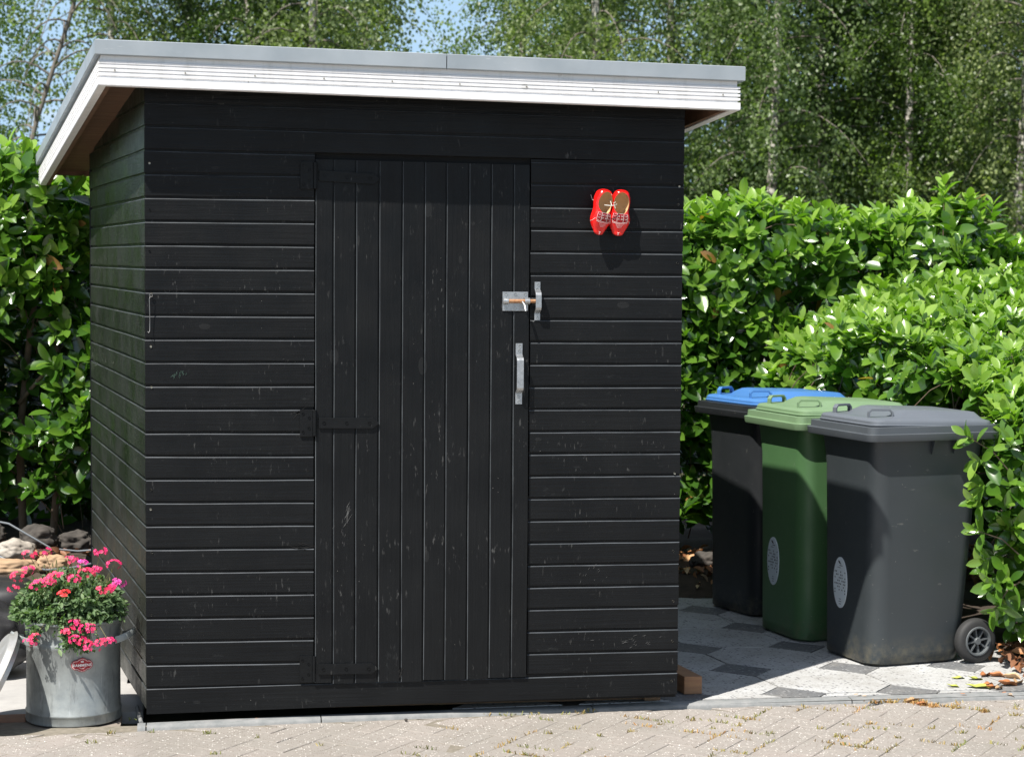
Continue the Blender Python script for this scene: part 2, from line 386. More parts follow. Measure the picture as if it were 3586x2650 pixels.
# ------------------------------------------------------------------ shed
SK = -.1544                                   # plan skew of the side walls
shed = empty('garden_shed', (0, 0, 0), 'black painted wooden garden shed with vertical plank door and white fascia', 'shed')
RX0, RX1, RY0, DEP = -.163, 2.262, -.17, 2.78
def roofz(x, y): return 2.466 - .0185*(x-RX0) - .1045*(y-RY0)
SOF = .078
def clampz(x, y, z): return min(z, roofz(x, y)+SOF+.012)
def board_wall(mb, A, B, nrm, lines, prof='h', stations=10, seed=0):
    """horizontal boards from plan point A to B; lines=[(zA,zB),...] lower edges; profile with rebate"""
    A, B, nrm = Vector((A[0], A[1])), Vector((B[0], B[1])), Vector((nrm[0], nrm[1], 0)).normalized()
    for k in range(len(lines)-1):
        (a0, b0), (a1, b1) = lines[k], lines[k+1]
        off = random.uniform(-.0012, .0012); ph = random.random()*50; j0, j1 = (0, 0)
        rings = []; hcap = []
        ea, eb = random.uniform(-.0015, .0015), random.uniform(-.0015, .0015)
        for s in range(stations+1):
            t = s/stations; p = A.lerp(B, t)
            if s == 0: p = p+(B-A).normalized()*ea
            if s == stations: p = p+(B-A).normalized()*eb
            z0 = a0+(b0-a0)*t; z1 = a1+(b1-a1)*t; h = z1-z0
            wv = noise.noise((ph, t*4, 0))*.0018; wo = off+noise.noise((ph+9, t*3, 0))*.0012
            g = .0105+noise.noise((ph+3, t*3, 0))*.0012
            prf = [(-.022, z0+wv), (0, z0+wv), (.0002, z0+.002+wv), (0, z1-g-.0034), (-.0026, z1-g), (-.0078, z1-g+.0006), (-.0075, z1+.001), (-.022, z1+.001)]
            rings.append([Vector((p.x, p.y, 0))+nrm*(d+wo) + Vector((0, 0, clampz(p.x, p.y, z))) for d, z in prf])
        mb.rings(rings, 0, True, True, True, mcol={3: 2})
pt = .089
LL = [.2+pt*k for k in range(-1, 27)]         # left panel lines (k=-1 .. 26)
LR = [.2118+.0876*k for k in range(-1, 27)]
def wall_front():
    mb = MB()
    zl = lambda k: .2+pt*k; zr = lambda k: .2118+.0876*k
    fx = lambda k, x: zl(k)+(zr(k)-zl(k))*x/2.0838
    # bottom board, full width
    def span(x0, x1, ks, mix): return [(mix(k, x0), mix(k, x1)) for k in ks]
    board_wall(mb, (0, 0), (2.0838, 0), (0, -1), [(.092, .116), (.2, .2118)], stations=24)
    board_wall(mb, (0, 0), (.6367, 0), (0, -1), [(zl(k), zl(k)-(.0035 if k < 12 else 0)) for k in range(0, 23)]+[(zl(23), fx(23, .6367))])
    board_wall(mb, (1.4765, 0), (2.0838, 0), (0, -1), [(zr(k), zr(k)) for k in range(0, 24)])
    board_wall(mb, (0, 0), (2.0838, 0), (0, -1), [(zl(k), zr(k)) for k in range(23, 28)], stations=24)
    mb.box((.0, .0225, .10), (2.083, .045, 2.4), 1)
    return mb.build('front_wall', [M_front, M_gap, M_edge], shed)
wall_front()
def corner(x, y): return (x+SK*y, y)
DW = 2.0
mb = MB(); board_wall(mb, (SK*.014, .014), corner(0, DW), (-1, SK, 0)[:2], [(.2+pt*k, .2+pt*k) for k in range(-1, 28)], stations=24)
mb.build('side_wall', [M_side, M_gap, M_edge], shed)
mb = MB(); board_wall(mb, (2.0825+SK*.014, .014), corner(2.0838, DW), (1, -SK), [(.2118+.0876*k, .2118+.0876*k) for k in range(-1, 27)], stations=24)
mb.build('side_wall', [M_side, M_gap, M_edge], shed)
mb = MB(); board_wall(mb, corner(0, DW+.002), corner(2.0838, DW+.002), (0, 1), [(.2+pt*k, .2+pt*k) for k in range(-1, 26)], stations=6)
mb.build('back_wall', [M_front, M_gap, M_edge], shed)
# timber base frame showing under the boards
mb = MB()
def pbox(x0, x1, y0, y1, z0, z1, mi=0):
    mb.add([(x0+SK*y, y, z) if i == 0 else (x1+SK*y, y, z) for z in (z0, z1) for y, i in ((y0, 0), (y0, 1), (y1, 1), (y1, 0))],
           [(3, 2, 1, 0), (4, 5, 6, 7), (0, 1, 5, 4), (1, 2, 6, 5), (2, 3, 7, 6), (3, 0, 4, 7)], mi)
pbox(.03, 2.055, .13, .18, .070, .112); pbox(.03, .09, .102, 1.97, .070, .112); pbox(1.99, 2.055, .102, 1.97, .070, .112)
mb.build('base_frame', M_rawwood, shed)
# corner post strip
# --- door
PX = [.642, .712, .798, .887, .976, 1.063, 1.147, 1.235, 1.322, 1.410, 1.4705]
def doory(z, x): return .006-.016*(1-(z-.2)/2.03) - .007*max(0, (x-1.0)/.47)*math.sin(math.pi*min(1, max(0, (z-.2)/2.03)))**.8
def door():
    mb = MB(); st = 16
    for i in range(10):
        x0, x1 = PX[i], PX[i+1]; rings = []; ph = i*7.3; db = random.uniform(-.006, .006); last = i == 9
        off = random.uniform(-.0009, .0009)
        for s in range(st+1):
            t = s/st; zb = .196+.004*(x0-.64)+db*.6; z = zb+(2.215-.012*(x0-.64)-zb)*t
            wv = noise.noise((ph, t*5, 3))*.0015; g = .0068 if not last else 0; wo = off+noise.noise((ph, t*4, 8))*.001
            prf = [(x0, .022), (x0, .008), (x0+.0002, .0030), (x0+.0030, 0), (x1-g, 0), (x1-g, .008), (x1, .008), (x1, .022)]
            rings.append([Vector((x+(wv if 0 < j < 5 else 0), doory(z, x)+d+wo, z)) for j, (x, d) in enumerate(prf)])
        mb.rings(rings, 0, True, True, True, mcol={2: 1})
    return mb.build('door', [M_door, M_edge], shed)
dr = door()
def screw(parent, x, y, z, r=.0045, m=None):
    mb = MB(); mb.lathe([(r, .002), (r, -.0006), (r*.6, -.0014), (.0001, -.0010)], 10, 0, Matrix.Translation((x, y, z)) @ Matrix.Rotation(R(90), 4, 'X').inverted() @ Matrix.Scale(-1, 4, (0, 0, 1)))
    return mb.build('screw', m or M_screw, parent, smooth=40, fix=True)
for zc in (2.153, 1.207, .253):
    mb = MB(); y = doory(zc, .7)
    # strap with pointed end
    prf = [(.655, -.0205), (.862, -.0205), (.884, -.004), (.884, .004), (.862, .0205), (.655, .0205)]
    tl = -.012 if zc > 2 else -.002
    r0 = [(x, y-.0095, zc+z+tl*(x-.655)*4) for x, z in prf]; r1 = [(x, y-.0015, zc+z+tl*(x-.655)*4) for x, z in prf]
    mb.rings([r1, r0], 0, True, True, True)
    mb.box((.583, -.0075, zc-.052), (.632, -.0008, zc+.052))
    mb.tube([(.6395, -.0075, zc-.05), (.6395, -.0075, zc+.05)], .0075, 10)
    h = mb.build('hinge', M_iron, dr, bevel=.001)
    for sx in (.675, .762, .85): screw(h, sx, y-.0096, zc+tl*(sx-.655)*4, .006, M_iron)
    for sx, sz in ((.595, .035), (.618, .02), (.595, -.035), (.618, -.02)): screw(h, sx, -.0077, zc+sz, .005, M_iron)
# slide bolt on the door
def bolt():
    y = doory(1.68, 1.42); mb = MB(); mb.box((1.366, y-.004, 1.640), (1.466, y-.0012, 1.714)); p = mb.build('slide_bolt', M_galv, dr, bevel=.001)
    for x in (1.368, 1.452):
        mb = MB()
        mb.rings([[(x+dx, y-.004-.019*math.sin(a), 1.678+.0135*math.cos(a)) for a in [math.pi*k/8 for k in range(9)]] for dx in (0, .02)], 0, False, False, False)
        mb.rings([[(x+dx, y-.004-.016*math.sin(a), 1.678+.0105*math.cos(a)) for a in [math.pi*k/8 for k in range(9)]] for dx in (0, .02)], 0, False, False, False)
        mb.build('guide', M_galv, p, smooth=50)
    mb = MB(); mb.tube([(1.372, y-.0125, 1.678), (1.515, y-.0125, 1.678)], .0078, 12); mb.build('rod', M_rust, p, smooth=50)
    mb = MB(); mb.tube([(1.442, y-.016, 1.676), (1.448, y-.036, 1.664), (1.4515, y-.046, 1.640)], [.0045, .0048, .006], 10); mb.build('knob', M_galv, p, smooth=50)
    for x in (1.378, 1.416, 1.455):
        for z in (1.705, 1.650): screw(p, x, y-.0042, z, .0055)
bolt()
def strap(x, z0, z1, w, out, tab, parent, name, y0):
    prof = [(0, z0), (0, z0+tab), (out*.12, z0+tab+.004), (out*.88, z0+tab+.016), (out, z0+tab+.022), (out, z1-tab-.022), (out*.88, z1-tab-.016), (out*.12, z1-tab-.004), (0, z1-tab), (0, z1)]
    mb = MB(); th = .004; outer = []; inner = []
    for i, (d, z) in enumerate(prof):
        a = prof[max(i-1, 0)]; b = prof[min(i+1, len(prof)-1)]; t = Vector((b[0]-a[0], b[1]-a[1])).normalized(); n = Vector((t.y, -t.x))
        outer.append((d+max(n.x, .2)*th, z+n.y*th)); inner.append((d, z))
    loop = outer+inner[::-1]
    mb.rings([[Vector((x-w/2, y0-d, z)) for d, z in loop], [Vector((x+w/2, y0-d, z)) for d, z in loop]], 0, True, False, False)
    n = len(outer)
    for sx in (0, 1):
        vs = [Vector((x+(-w/2, w/2)[sx], y0-d, z)) for d, z in loop]; fs = [(i, i+1, 2*n-2-i, 2*n-1-i) for i in range(n-1)]
        mb.add(vs, fs)
    o = mb.build(name, M_galv, parent, fix=True)
    for zz in (z0+.010, z0+.028, z1-.010, z1-.028): screw(o, x+random.uniform(-.004, .004), y0-.0045, zz, .005)
    return o
strap(1.432, 1.277, 1.514, .026, .036, .043, dr, 'door_handle', doory(1.4, 1.43))
strap(1.5035, 1.604, 1.753, .022, .032, .028, shed, 'bolt_keeper', -.0005)
# wind hook on the left of the front wall
mb = MB(); mb.tube([(.022, -.002, 1.692), (.020, -.016, 1.690), (.016, -.018, 1.680), (.0175, -.012, 1.60), (.017, -.012, 1.560), (.013, -.02, 1.552), (.009, -.012, 1.556)], .0016, 8)
mb.tube([(.022+.006*math.cos(a), -.010, 1.693+.006*math.sin(a)) for a in [k*.7 for k in range(10)]], .0018, 6)
mb.build('wind_hook', simple('dull_steel', (.16, .16, .16), (.24, .24, .23), 30, .5, .8), shed, smooth=60)
for x, zs in ((.020, (2.352, 2.19, 2.015, 1.86, 1.70, 1.5, 1.345, 1.185, .955, .88, .715, .53, .475, .31)), (2.062, (2.275, 2.13, 2.06, 1.83, 1.33, 1.0, .69, .49, .33, .17))):
    for z in zs: screw(shed, x+random.uniform(-.004, .004), -.0005, z, .0042)
# nail heads in the boards: tiny dark dents
mb = MB()
for k in range(0, 23):
    for x in (.075, .61, 1.50, 2.0):
        if x > 1.49 and k > 20: continue
        for dz in (.02, .055):
            mb.lathe([(.0017, -.0012), (.0001, -.0016)], 7, 0, Matrix.Translation((x+random.uniform(-.006, .006), 0.0, .2+pt*k+dz if x < 1 else .2118+.0876*k+dz)) @ Matrix.Rotation(R(90), 4, 'X').inverted() @ Matrix.Scale(1, 4))
for i in range(10):
    for zz in (.27, 1.16, 2.1):
        for q in (.3, .7):
            x = PX[i]+(PX[i+1]-PX[i])*q; z = zz+random.uniform(-.006, .006)
            mb.lathe([(.0016, -.0012), (.0001, -.0016)], 7, 0, Matrix.Translation((x, doory(z, x)-.001, z)) @ Matrix.Rotation(R(90), 4, 'X').inverted())
nl = mb.build('nail_heads', M_gap, shed); nl['kind'] = 'stuff'

# scrapes, chips and cracks worn into the paint
M_scr = mat('bare_scrape', (.10, .10, .098), .8); M_moss_ = mat('green_scrape', (.035, .07, .055), .8)
def marks(name, x, z, n, lx, lz, ang, sx, sz, m, parent, yf=lambda x, z: 0, wd=.0006):
    mb = MB()
    for _ in range(n):
        px, pz = x+random.gauss(0, sx), z+random.gauss(0, sz); a = ang+random.gauss(0, .25); ln_ = random.uniform(.4, 1)*lx; pts = []
        for k in range(5):
            t = k/4-.5; q = (px+math.cos(a)*t*ln_+random.gauss(0, wd), pz+math.sin(a)*t*ln_+random.gauss(0, wd)); w_ = wd*(1-abs(t)*1.7)*random.uniform(.5, 1.3)+.00012
            y = yf(*q)-.0014; pts.append([(q[0]-math.sin(a)*w_, y, q[1]+math.cos(a)*w_), (q[0]+math.sin(a)*w_, y, q[1]-math.cos(a)*w_)])
        mb.rings(pts, 0, False)
    return mb.build(name, m, parent)
dyf = lambda x, z: doory(z, x)
marks('scrape', .768, .845, 6, .07, 0, R(80), .0025, .018, M_scr, dr, dyf, .0009)
marks('scrape', .128, 1.395, 14, .02, 0, R(75), .014, .006, M_moss_, shed, wd=.0012)
marks('scrape', 1.90, .335, 18, .02, 0, R(20), .05, .015, M_scr, shed, wd=.0006)
marks('scrape', 1.75, .62, 12, .014, 0, R(60), .04, .02, M_scr, shed, wd=.0005)
marks('scrape', .74, .78, 8, .02, 0, R(80), .02, .03, M_scr, dr, dyf, .0005)
marks('crack', .585, 1.245, 3, .11, 0, R(4), .01, .003, M_gap, shed, wd=.0024)
marks('crack', .60, .735, 4, .09, 0, R(-2), .012, .006, M_gap, shed, wd=.0018)
marks('crack', .972, .235, 4, .05, 0, R(82), .003, .01, M_gap, dr, dyf, .002)
# --- roof
roof = bpy.data.objects.new('roof', None); COL.objects.link(roof); roof.parent = shed; roof.empty_display_size = .1
def plan(d):                                  # parallelogram offset outwards by d; FL, FR, BR, BL
    y0, y1 = RY0-d, RY0+DEP+d; c = math.hypot(1, SK)
    def X(x, y, s): return x+SK*(y-RY0)+s*d*c
    return [(X(RX0, y0, -1), y0), (X(RX1, y0, 1), y0), (X(RX1, y1, 1), y1), (X(RX0, y1, -1), y1)]
def band(prof, i0, i1, stations=2):
    rings = []
    for s in range(stations+1):
        t = s/stations; r = []
        for d, z in prof:
            P = plan(d); a, b = P[i0], P[i1]; x, y = a[0]+(b[0]-a[0])*t, a[1]+(b[1]-a[1])*t
            r.append(Vector((x, y, roofz(x, y)+z)))
        rings.append(r)
    return rings
fp = [(-.030, 0), (-.002, -.002), (0, .001), (0, .027), (-.008, .0285), (-.008, .0335), (-.0005, .036)]
for i in range(3):
    z = .036+i*.0145; fp += [(-.0008, z+.0085), (-.008, z+.0095), (-.008, z+.0135), (-.0008, z+.0145)]
fp += [(-.001, .087), (-.010, .0895), (-.010, .114), (-.030, .114)]
cp = [(-.0075, .109), (.011, .1085), (.0125, .110), (.0125, .161), (.010, .1635), (-.06, .1605), (-.06, .150), (-.0085, .150)]
bp = [(-.0315, .004), (-.0315, .076), (-.050, .076), (-.050, .004)]
for i0, i1 in ((0, 1), (1, 2), (3, 0)): mb = MB(); mb.rings(band(bp, i0, i1, 4), 0, True, True, True); mb.build('batten', M_soffit, roof, fix=True)
for i0, i1 in ((2, 3),): mb = MB(); mb.rings(band([(-.04, .06), (-.012, .06), (-.012, .113), (-.04, .113)], i0, i1, 4), 0, True, True, True); mb.build('batten', M_soffit, roof, fix=True)
for i0, i1 in ((0, 1), (1, 2), (3, 0)):
    mb = MB(); mb.rings(band(fp, i0, i1, 12), 0, True, True, True); mb.build('fascia', M_white, roof, fix=True)
def trimseg(i0, i1, t0=0, t1=1):
    rr = []
    for t in (t0, t1):
        r = []
        for d, z in cp:
            P = plan(d); a, b = P[i0], P[i1]; x, y = a[0]+(b[0]-a[0])*t, a[1]+(b[1]-a[1])*t; r.append(Vector((x, y, roofz(x, y)+z)))
        rr.append(r)
    mb = MB(); mb.rings(rr, 0, True, True, True); return mb.build('edge_trim', M_trim, roof, fix=True)
trimseg(0, 1, 0, .5275); trimseg(0, 1, .5292, 1)
for i0, i1 in ((1, 2), (2, 3), (3, 0)): trimseg(i0, i1)
mb = MB()                                      # soffit planks
nn = 30
for k in range(nn):
    y0, y1 = RY0+.03+(DEP-.06)*k/nn, RY0+.03+(DEP-.06)*(k+1)/nn-.003
    q = []
    for z in (SOF, SOF+.018):
        for y in (y0, y1):
            for x in (RX0+.032, RX1-.032):
                xx = x+SK*(y-RY0); q.append((xx, y, roofz(xx, y)+z))
    mb.add(q, [(0, 2, 3, 1), (4, 5, 7, 6), (0, 1, 5, 4), (1, 3, 7, 5), (3, 2, 6, 7), (2, 0, 4, 6)])
mb.build('soffit', M_soffit, roof)
mb = MB(); P = plan(-.03); mb.rings([[(x, y, roofz(x, y)+z) for x, y in P] for z in (SOF+.02, .148)], 0, True, True, True); mb.build('roofing_felt', M_felt, roof)
for x in (.05, 1.96):                          # rafter tails behind the front fascia
    mb = MB(); mb.box((x, RY0+.036, roofz(x, -.1)+.018), (x+.045, -.004, roofz(x, -.1)+.076)); mb.build('rafter_tail', M_soffit, roof, bevel=.002)
for k in range(10):
    x = RX0+.06+k*.255; screw(roof, x, RY0-.0005, roofz(x, RY0)+.055, .003)

# ------------------------------------------------------------------ clogs
M_red = simple('red_lacquer', (.80, .012, .010), (.72, .010, .008), 10, .16, spec=.6)
M_inner = simple('bare_poplar', (.62, .40, .20), (.50, .31, .15), 30, .7)
M_deep = mat('dark_red_motif', (.26, .004, .008), .2)
M_mark = mat('white_motif', (.85, .83, .8), .4)
M_string = mat('white_string', (.75, .72, .66), .8)
CL, CW, CH = .180, .084, .064
def clog_half(t):       # half width, height, sole lift, centre height
    w_ = [.26, .35, .42, .44, .43, .41, .43, .48, .50, .46, .38, .28, .18]; h_ = [.90, .96, .98, .95, .92, .90, .90, .92, .88, .80, .68, .56, .48]
    b_ = [.18, .04, 0, 0, .02, .03, .01, 0, 0, .04, .12, .26, .38]
    k = min(t, .9999)*12; i = int(k); f = k-i; f = f*f*(3-2*f) if False else f
    def g(a):
        p0, p1, p2, p3 = a[max(i-1, 0)], a[i], a[i+1], a[min(i+2, 12)]
        return .5*(2*p1+(p2-p0)*f+(2*p0-5*p1+4*p2-p3)*f*f+(3*p1-p0-3*p2+p3)*f**3)
    return g(w_)*CW, g(b_)*CH, g(h_)*CH
def clog_pt(t, ph, grow=0):
    """t 0 heel..1 toe, ph 0..2pi around; local: X length, Y width, Z up"""
    w_, b_, h_ = clog_half(min(max(t, .10), .93)); k_ = 1
    if t > .93: k_ = max(.0, 1-((t-.93)/.07)**2)**.5
    if t < .10: k_ = max(.0, 1-((.10-t)/.10)**2)**.5
    w0, b0, h0 = clog_half(t); m_ = (b0+h0)/2*.5+(b_+h_)/2*.5; w_, b_, h_ = w_*k_, m_-(h_-b_)/2*k_, m_+(h_-b_)/2*k_; c, s = math.cos(ph), math.sin(ph); e = .82
    mid = (b_+h_)/2; hh = (h_-b_)/2
    y = (w_+grow)*math.copysign(abs(c)**e, c); z = mid+(hh+grow)*math.copysign(abs(s)**e, s)
    return Vector(((t-.5)*CL+(grow*2 if t > .98 else -grow*2 if t < .02 else 0), y, z))
def make_clog(name, label, mirror, Mx):
    root = bpy.data.objects.new(name, None); COL.objects.link(root); root.matrix_world = Mx; root.empty_display_size = .05
    tag(root, label, 'clog', 'pair of red wooden clogs on the shed wall')
    mb = MB(); n = 40; ts = [.0004, .0016, .004, .01, .017, .025, .05]+[.08+.04*k for k in range(21)]+[.915, .94, .955, .97, .98, .988, .994, .9975, .9995]
    ts = sorted(set(round(t, 4) for t in ts))
    mb.rings([[clog_pt(t, 2*math.pi*k/n) for k in range(n)] for t in ts], 0, True, True, True)
    tmp = mb.build('tmp_outer', [M_red, M_inner], fix=True, smooth=60)
    cut = MB(); rr = []
    for i in range(1, 16):       # cavity: ellipsoid under a flared mouth
        a = math.pi*i/16; rr.append([Vector((-.034-.045*math.cos(a)+.0, .0305*math.sin(a)*math.cos(q), .050+(.040 if math.sin(q) > 0 else .040)*math.sin(a)*math.sin(q))) for q in [2*math.pi*k/28 for k in range(28)]])
    cut.rings(rr, 1, True, True, True)
    rr = []                      # forefoot hollow
    for i in range(1, 12):
        a = math.pi*i/12; rr.append([Vector((.012-.045*math.cos(a), .028*math.sin(a)*math.cos(q), .028+.017*math.sin(a)*math.sin(q))) for q in [2*math.pi*k/24 for k in range(24)]])
    cut2 = MB(); cut2.rings(rr, 1, True, True, True)
    c1 = cut.build('tmp_a', [M_red, M_inner], fix=True); c2 = cut2.build('tmp_b', [M_red, M_inner], fix=True)
    for c in (c1, c2):
        md = tmp.modifiers.new('b', 'BOOLEAN'); md.operation = 'DIFFERENCE'; md.object = c; md.solver = 'EXACT'
    dg = bpy.context.evaluated_depsgraph_get(); me = bpy.data.meshes.new_from_object(tmp.evaluated_get(dg))
    for o in (tmp, c1, c2): bpy.data.objects.remove(o)
    
    bm = bmesh.new(); bm.from_mesh(me)
    for f in bm.faces: f.smooth = True
    for e in bm.edges:
        if len(e.link_faces) == 2 and (e.calc_face_angle(0) > R(35) or e.link_faces[0].material_index != e.link_faces[1].material_index): e.smooth = False
    bm.to_mesh(me); bm.free(); me.name = 'shell'
    link('shell', me, root)
    # painted motif on the instep
    def sp(t, s): return clog_pt(t, math.pi/2-s*1.15, .0006)
    pm = MB(); g = [[sp(.54+.16*i/8+(.035*math.sin(math.pi*(j/12))**1.0 if i == 8 else .035*math.sin(math.pi*j/12)*i/8), -.62+1.24*j/12) for j in range(13)] for i in range(9)]
    pm.rings(g, 0, False); pm.build('dark_panel', M_deep, root, smooth=80)
    wm = MB()
    def stroke(pts, r=.0005):
        q = []
        for (a, b), (c, d) in zip(pts, pts[1:]):
            for k in range(5): q.append(sp(a+(c-a)*k/5, b+(d-b)*k/5))
        q.append(sp(*pts[-1])); wm.tube(q, r, 5)
    arc = [(.70+.035*math.sin(math.pi*j/12), -.62+1.24*j/12) for j in range(13)]
    stroke([(.54, -.62), (.54, .62)]); stroke([(.54, -.62)]+arc[:1]); stroke([(.54, .62)]+arc[-1:])
    stroke(arc, .0006); stroke([(a+.022, b*1.03) for a, b in arc], .0006)
    for s in (-.22, .22): stroke([(.54, s), (.72, s*.9)])
    for s in (-.1, .1):
        for t_ in (.58, .64): stroke([(t_, s-.07), (t_+.03, s+.07)], .0004); stroke([(t_+.03, s-.07), (t_, s+.07)], .0004)
    for s in (-.42, .42):
        for t_ in (.575, .635): stroke([(t_, s-.12), (t_+.03, s), (t_, s+.12)], .0004)
    for i in range(3): stroke([(.785+.022*i, -.26+.05*i), (.785+.022*i, .26-.05*i)], .0005)
    stroke([(.93, -.1), (.955, 0), (.93, .1)], .0008); stroke([(.965, 0), (.985, 0)], .0007)
    stroke([(.67, .75), (.72, 1.15), (.73, 1.6)], .0006); stroke([(.67, -.75), (.72, -1.15), (.73, -1.6)], .0006)
    wm.build('painted_lines', M_mark, root, smooth=80)
    return root
def clog_matrix(px, pz, rot_z, tilt, yoff):
    """heel up, toe down, sole to the wall; rot about the vertical turns the outer side to view"""
    B = Matrix(((0, 1, 0, 0), (0, 0, -1, 0), (-1, 0, 0, 0), (0, 0, 0, 1)))     # X(len)->-z, Y->x, Z->-y
    B = Matrix.Translation((px, yoff, pz)) @ Matrix.Rotation(rot_z, 4, 'Z') @ Matrix.Rotation(tilt[0], 4, 'Y') @ Matrix.Rotation(tilt[1], 4, 'X') @ B
    return B
c1 = make_clog('wooden_clog', 'left one of the two red clogs, turned to show its side', -1, clog_matrix(1.735, 2.024, R(20), (R(10), R(-4)), -.020))
c2 = make_clog('wooden_clog', 'right one of the two red clogs, facing straight out', 1, clog_matrix(1.822, 2.022, R(-3), (R(5), R(-4)), -.006))
mb = MB(); mb.tube([(1.752, -.074, 2.052), (1.772, -.084, 2.05), (1.79, -.082, 2.051), (1.80, -.076, 2.056)], .0014, 6)
mb.tube([(1.79, -.081, 2.051), (1.786, -.084, 2.060), (1.794, -.083, 2.064)], .0012, 5); mb.tube([(1.79, -.081, 2.051), (1.793, -.083, 2.040)], .0012, 5)
mb.tube([(1.784, -.004, 2.088), (1.781, -.03, 2.082), (1.779, -.079, 2.051)], .0012, 5); o = mb.build('string', M_string, smooth=60); tag(o, 'thin white string knotted between the two red clogs', 'string')
mb = MB(); mb.tube([(1.712, -.001, 2.094), (1.716, -.01, 2.075), (1.724, -.02, 2.07)], .0009, 5); tag(mb.build('wire_hook', M_string, smooth=60), 'thin wire end sticking out behind the heel of the left clog', 'wire')

# ------------------------------------------------------------------ wheelie bins
def plastic(name, c, rough=.42, dust=(.3, .29, .26)):
    m = mat(name, c, rough, spec=.5); t = NT(m); o = t.coord()
    b = t.mix(t.noise(o, 2.5, 5), tuple(x*.85 for x in c), tuple(min(1, x*1.15) for x in c))
    sc1 = t.math('MULTIPLY', t.ramp(t.noise(t.coord((14, 60, 30), (0, R(25), 0)), 1.2, 4, .7), [(.66, 0.), (.70, 1.)]), .22)
    b = t.mix(sc1, b, dust)
    sep = t.n('ShaderNodeSeparateXYZ'); t.l(o, sep.inputs[0])
    low = t.math('MULTIPLY', t.ramp(sep.outputs['Z'], [(.0, .8), (.14, .0)]), t.ramp(t.noise(o, 22, 5, .7), [(.4, 0.), (.7, 1.)]))
    b = t.mix(low, b, (.16, .14, .09)); b = t.mix(t.specks(o, 40, .06, .9), b, dust)
    t.col(b); t.rough(t.ramp(t.noise(o, 6, 5), [(.3, rough-.06), (.7, rough+.14)])); t.bump(t.noise(o, 320, 2), .12, .0008)
    return m
P_dark = plastic('anthracite_plastic', (.034, .041, .045)); P_green = plastic('green_plastic', (.06, .14, .052), .45)
P_black = plastic('black_plastic', (.017, .019, .021)); P_blue = plastic('blue_lid_plastic', (.06, .18, .44), .3, (.3, .4, .6))
P_glid = plastic('faded_green_lid_plastic', (.16, .25, .135), .38, (.35, .33, .25)); P_dlid = plastic('grey_lid_plastic', (.12, .135, .155), .36)
P_drim = plastic('grey_rim_plastic', (.07, .08, .09), .4)
M_rubber = mat('rubber', (.028, .028, .028), .7); M_hub = mat('grey_wheel_plastic', (.10, .11, .115), .45)
M_stick = mat('pale_sticker', (.62, .68, .72), .4); M_dot = mat('sticker_print', (.02, .02, .03), .6)
def rrect(x0, x1, y0, y1, r, z, n=6):
    pts = []
    for cx, cy, a0 in ((x1-r, y1-r, 0), (x0+r, y1-r, 90), (x0+r, y0+r, 180), (x1-r, y0+r, 270)):
        for k in range(n+1):
            a = R(a0+90*k/n); pts.append(Vector((cx+r*math.cos(a), cy+r*math.sin(a), z)))
    return pts
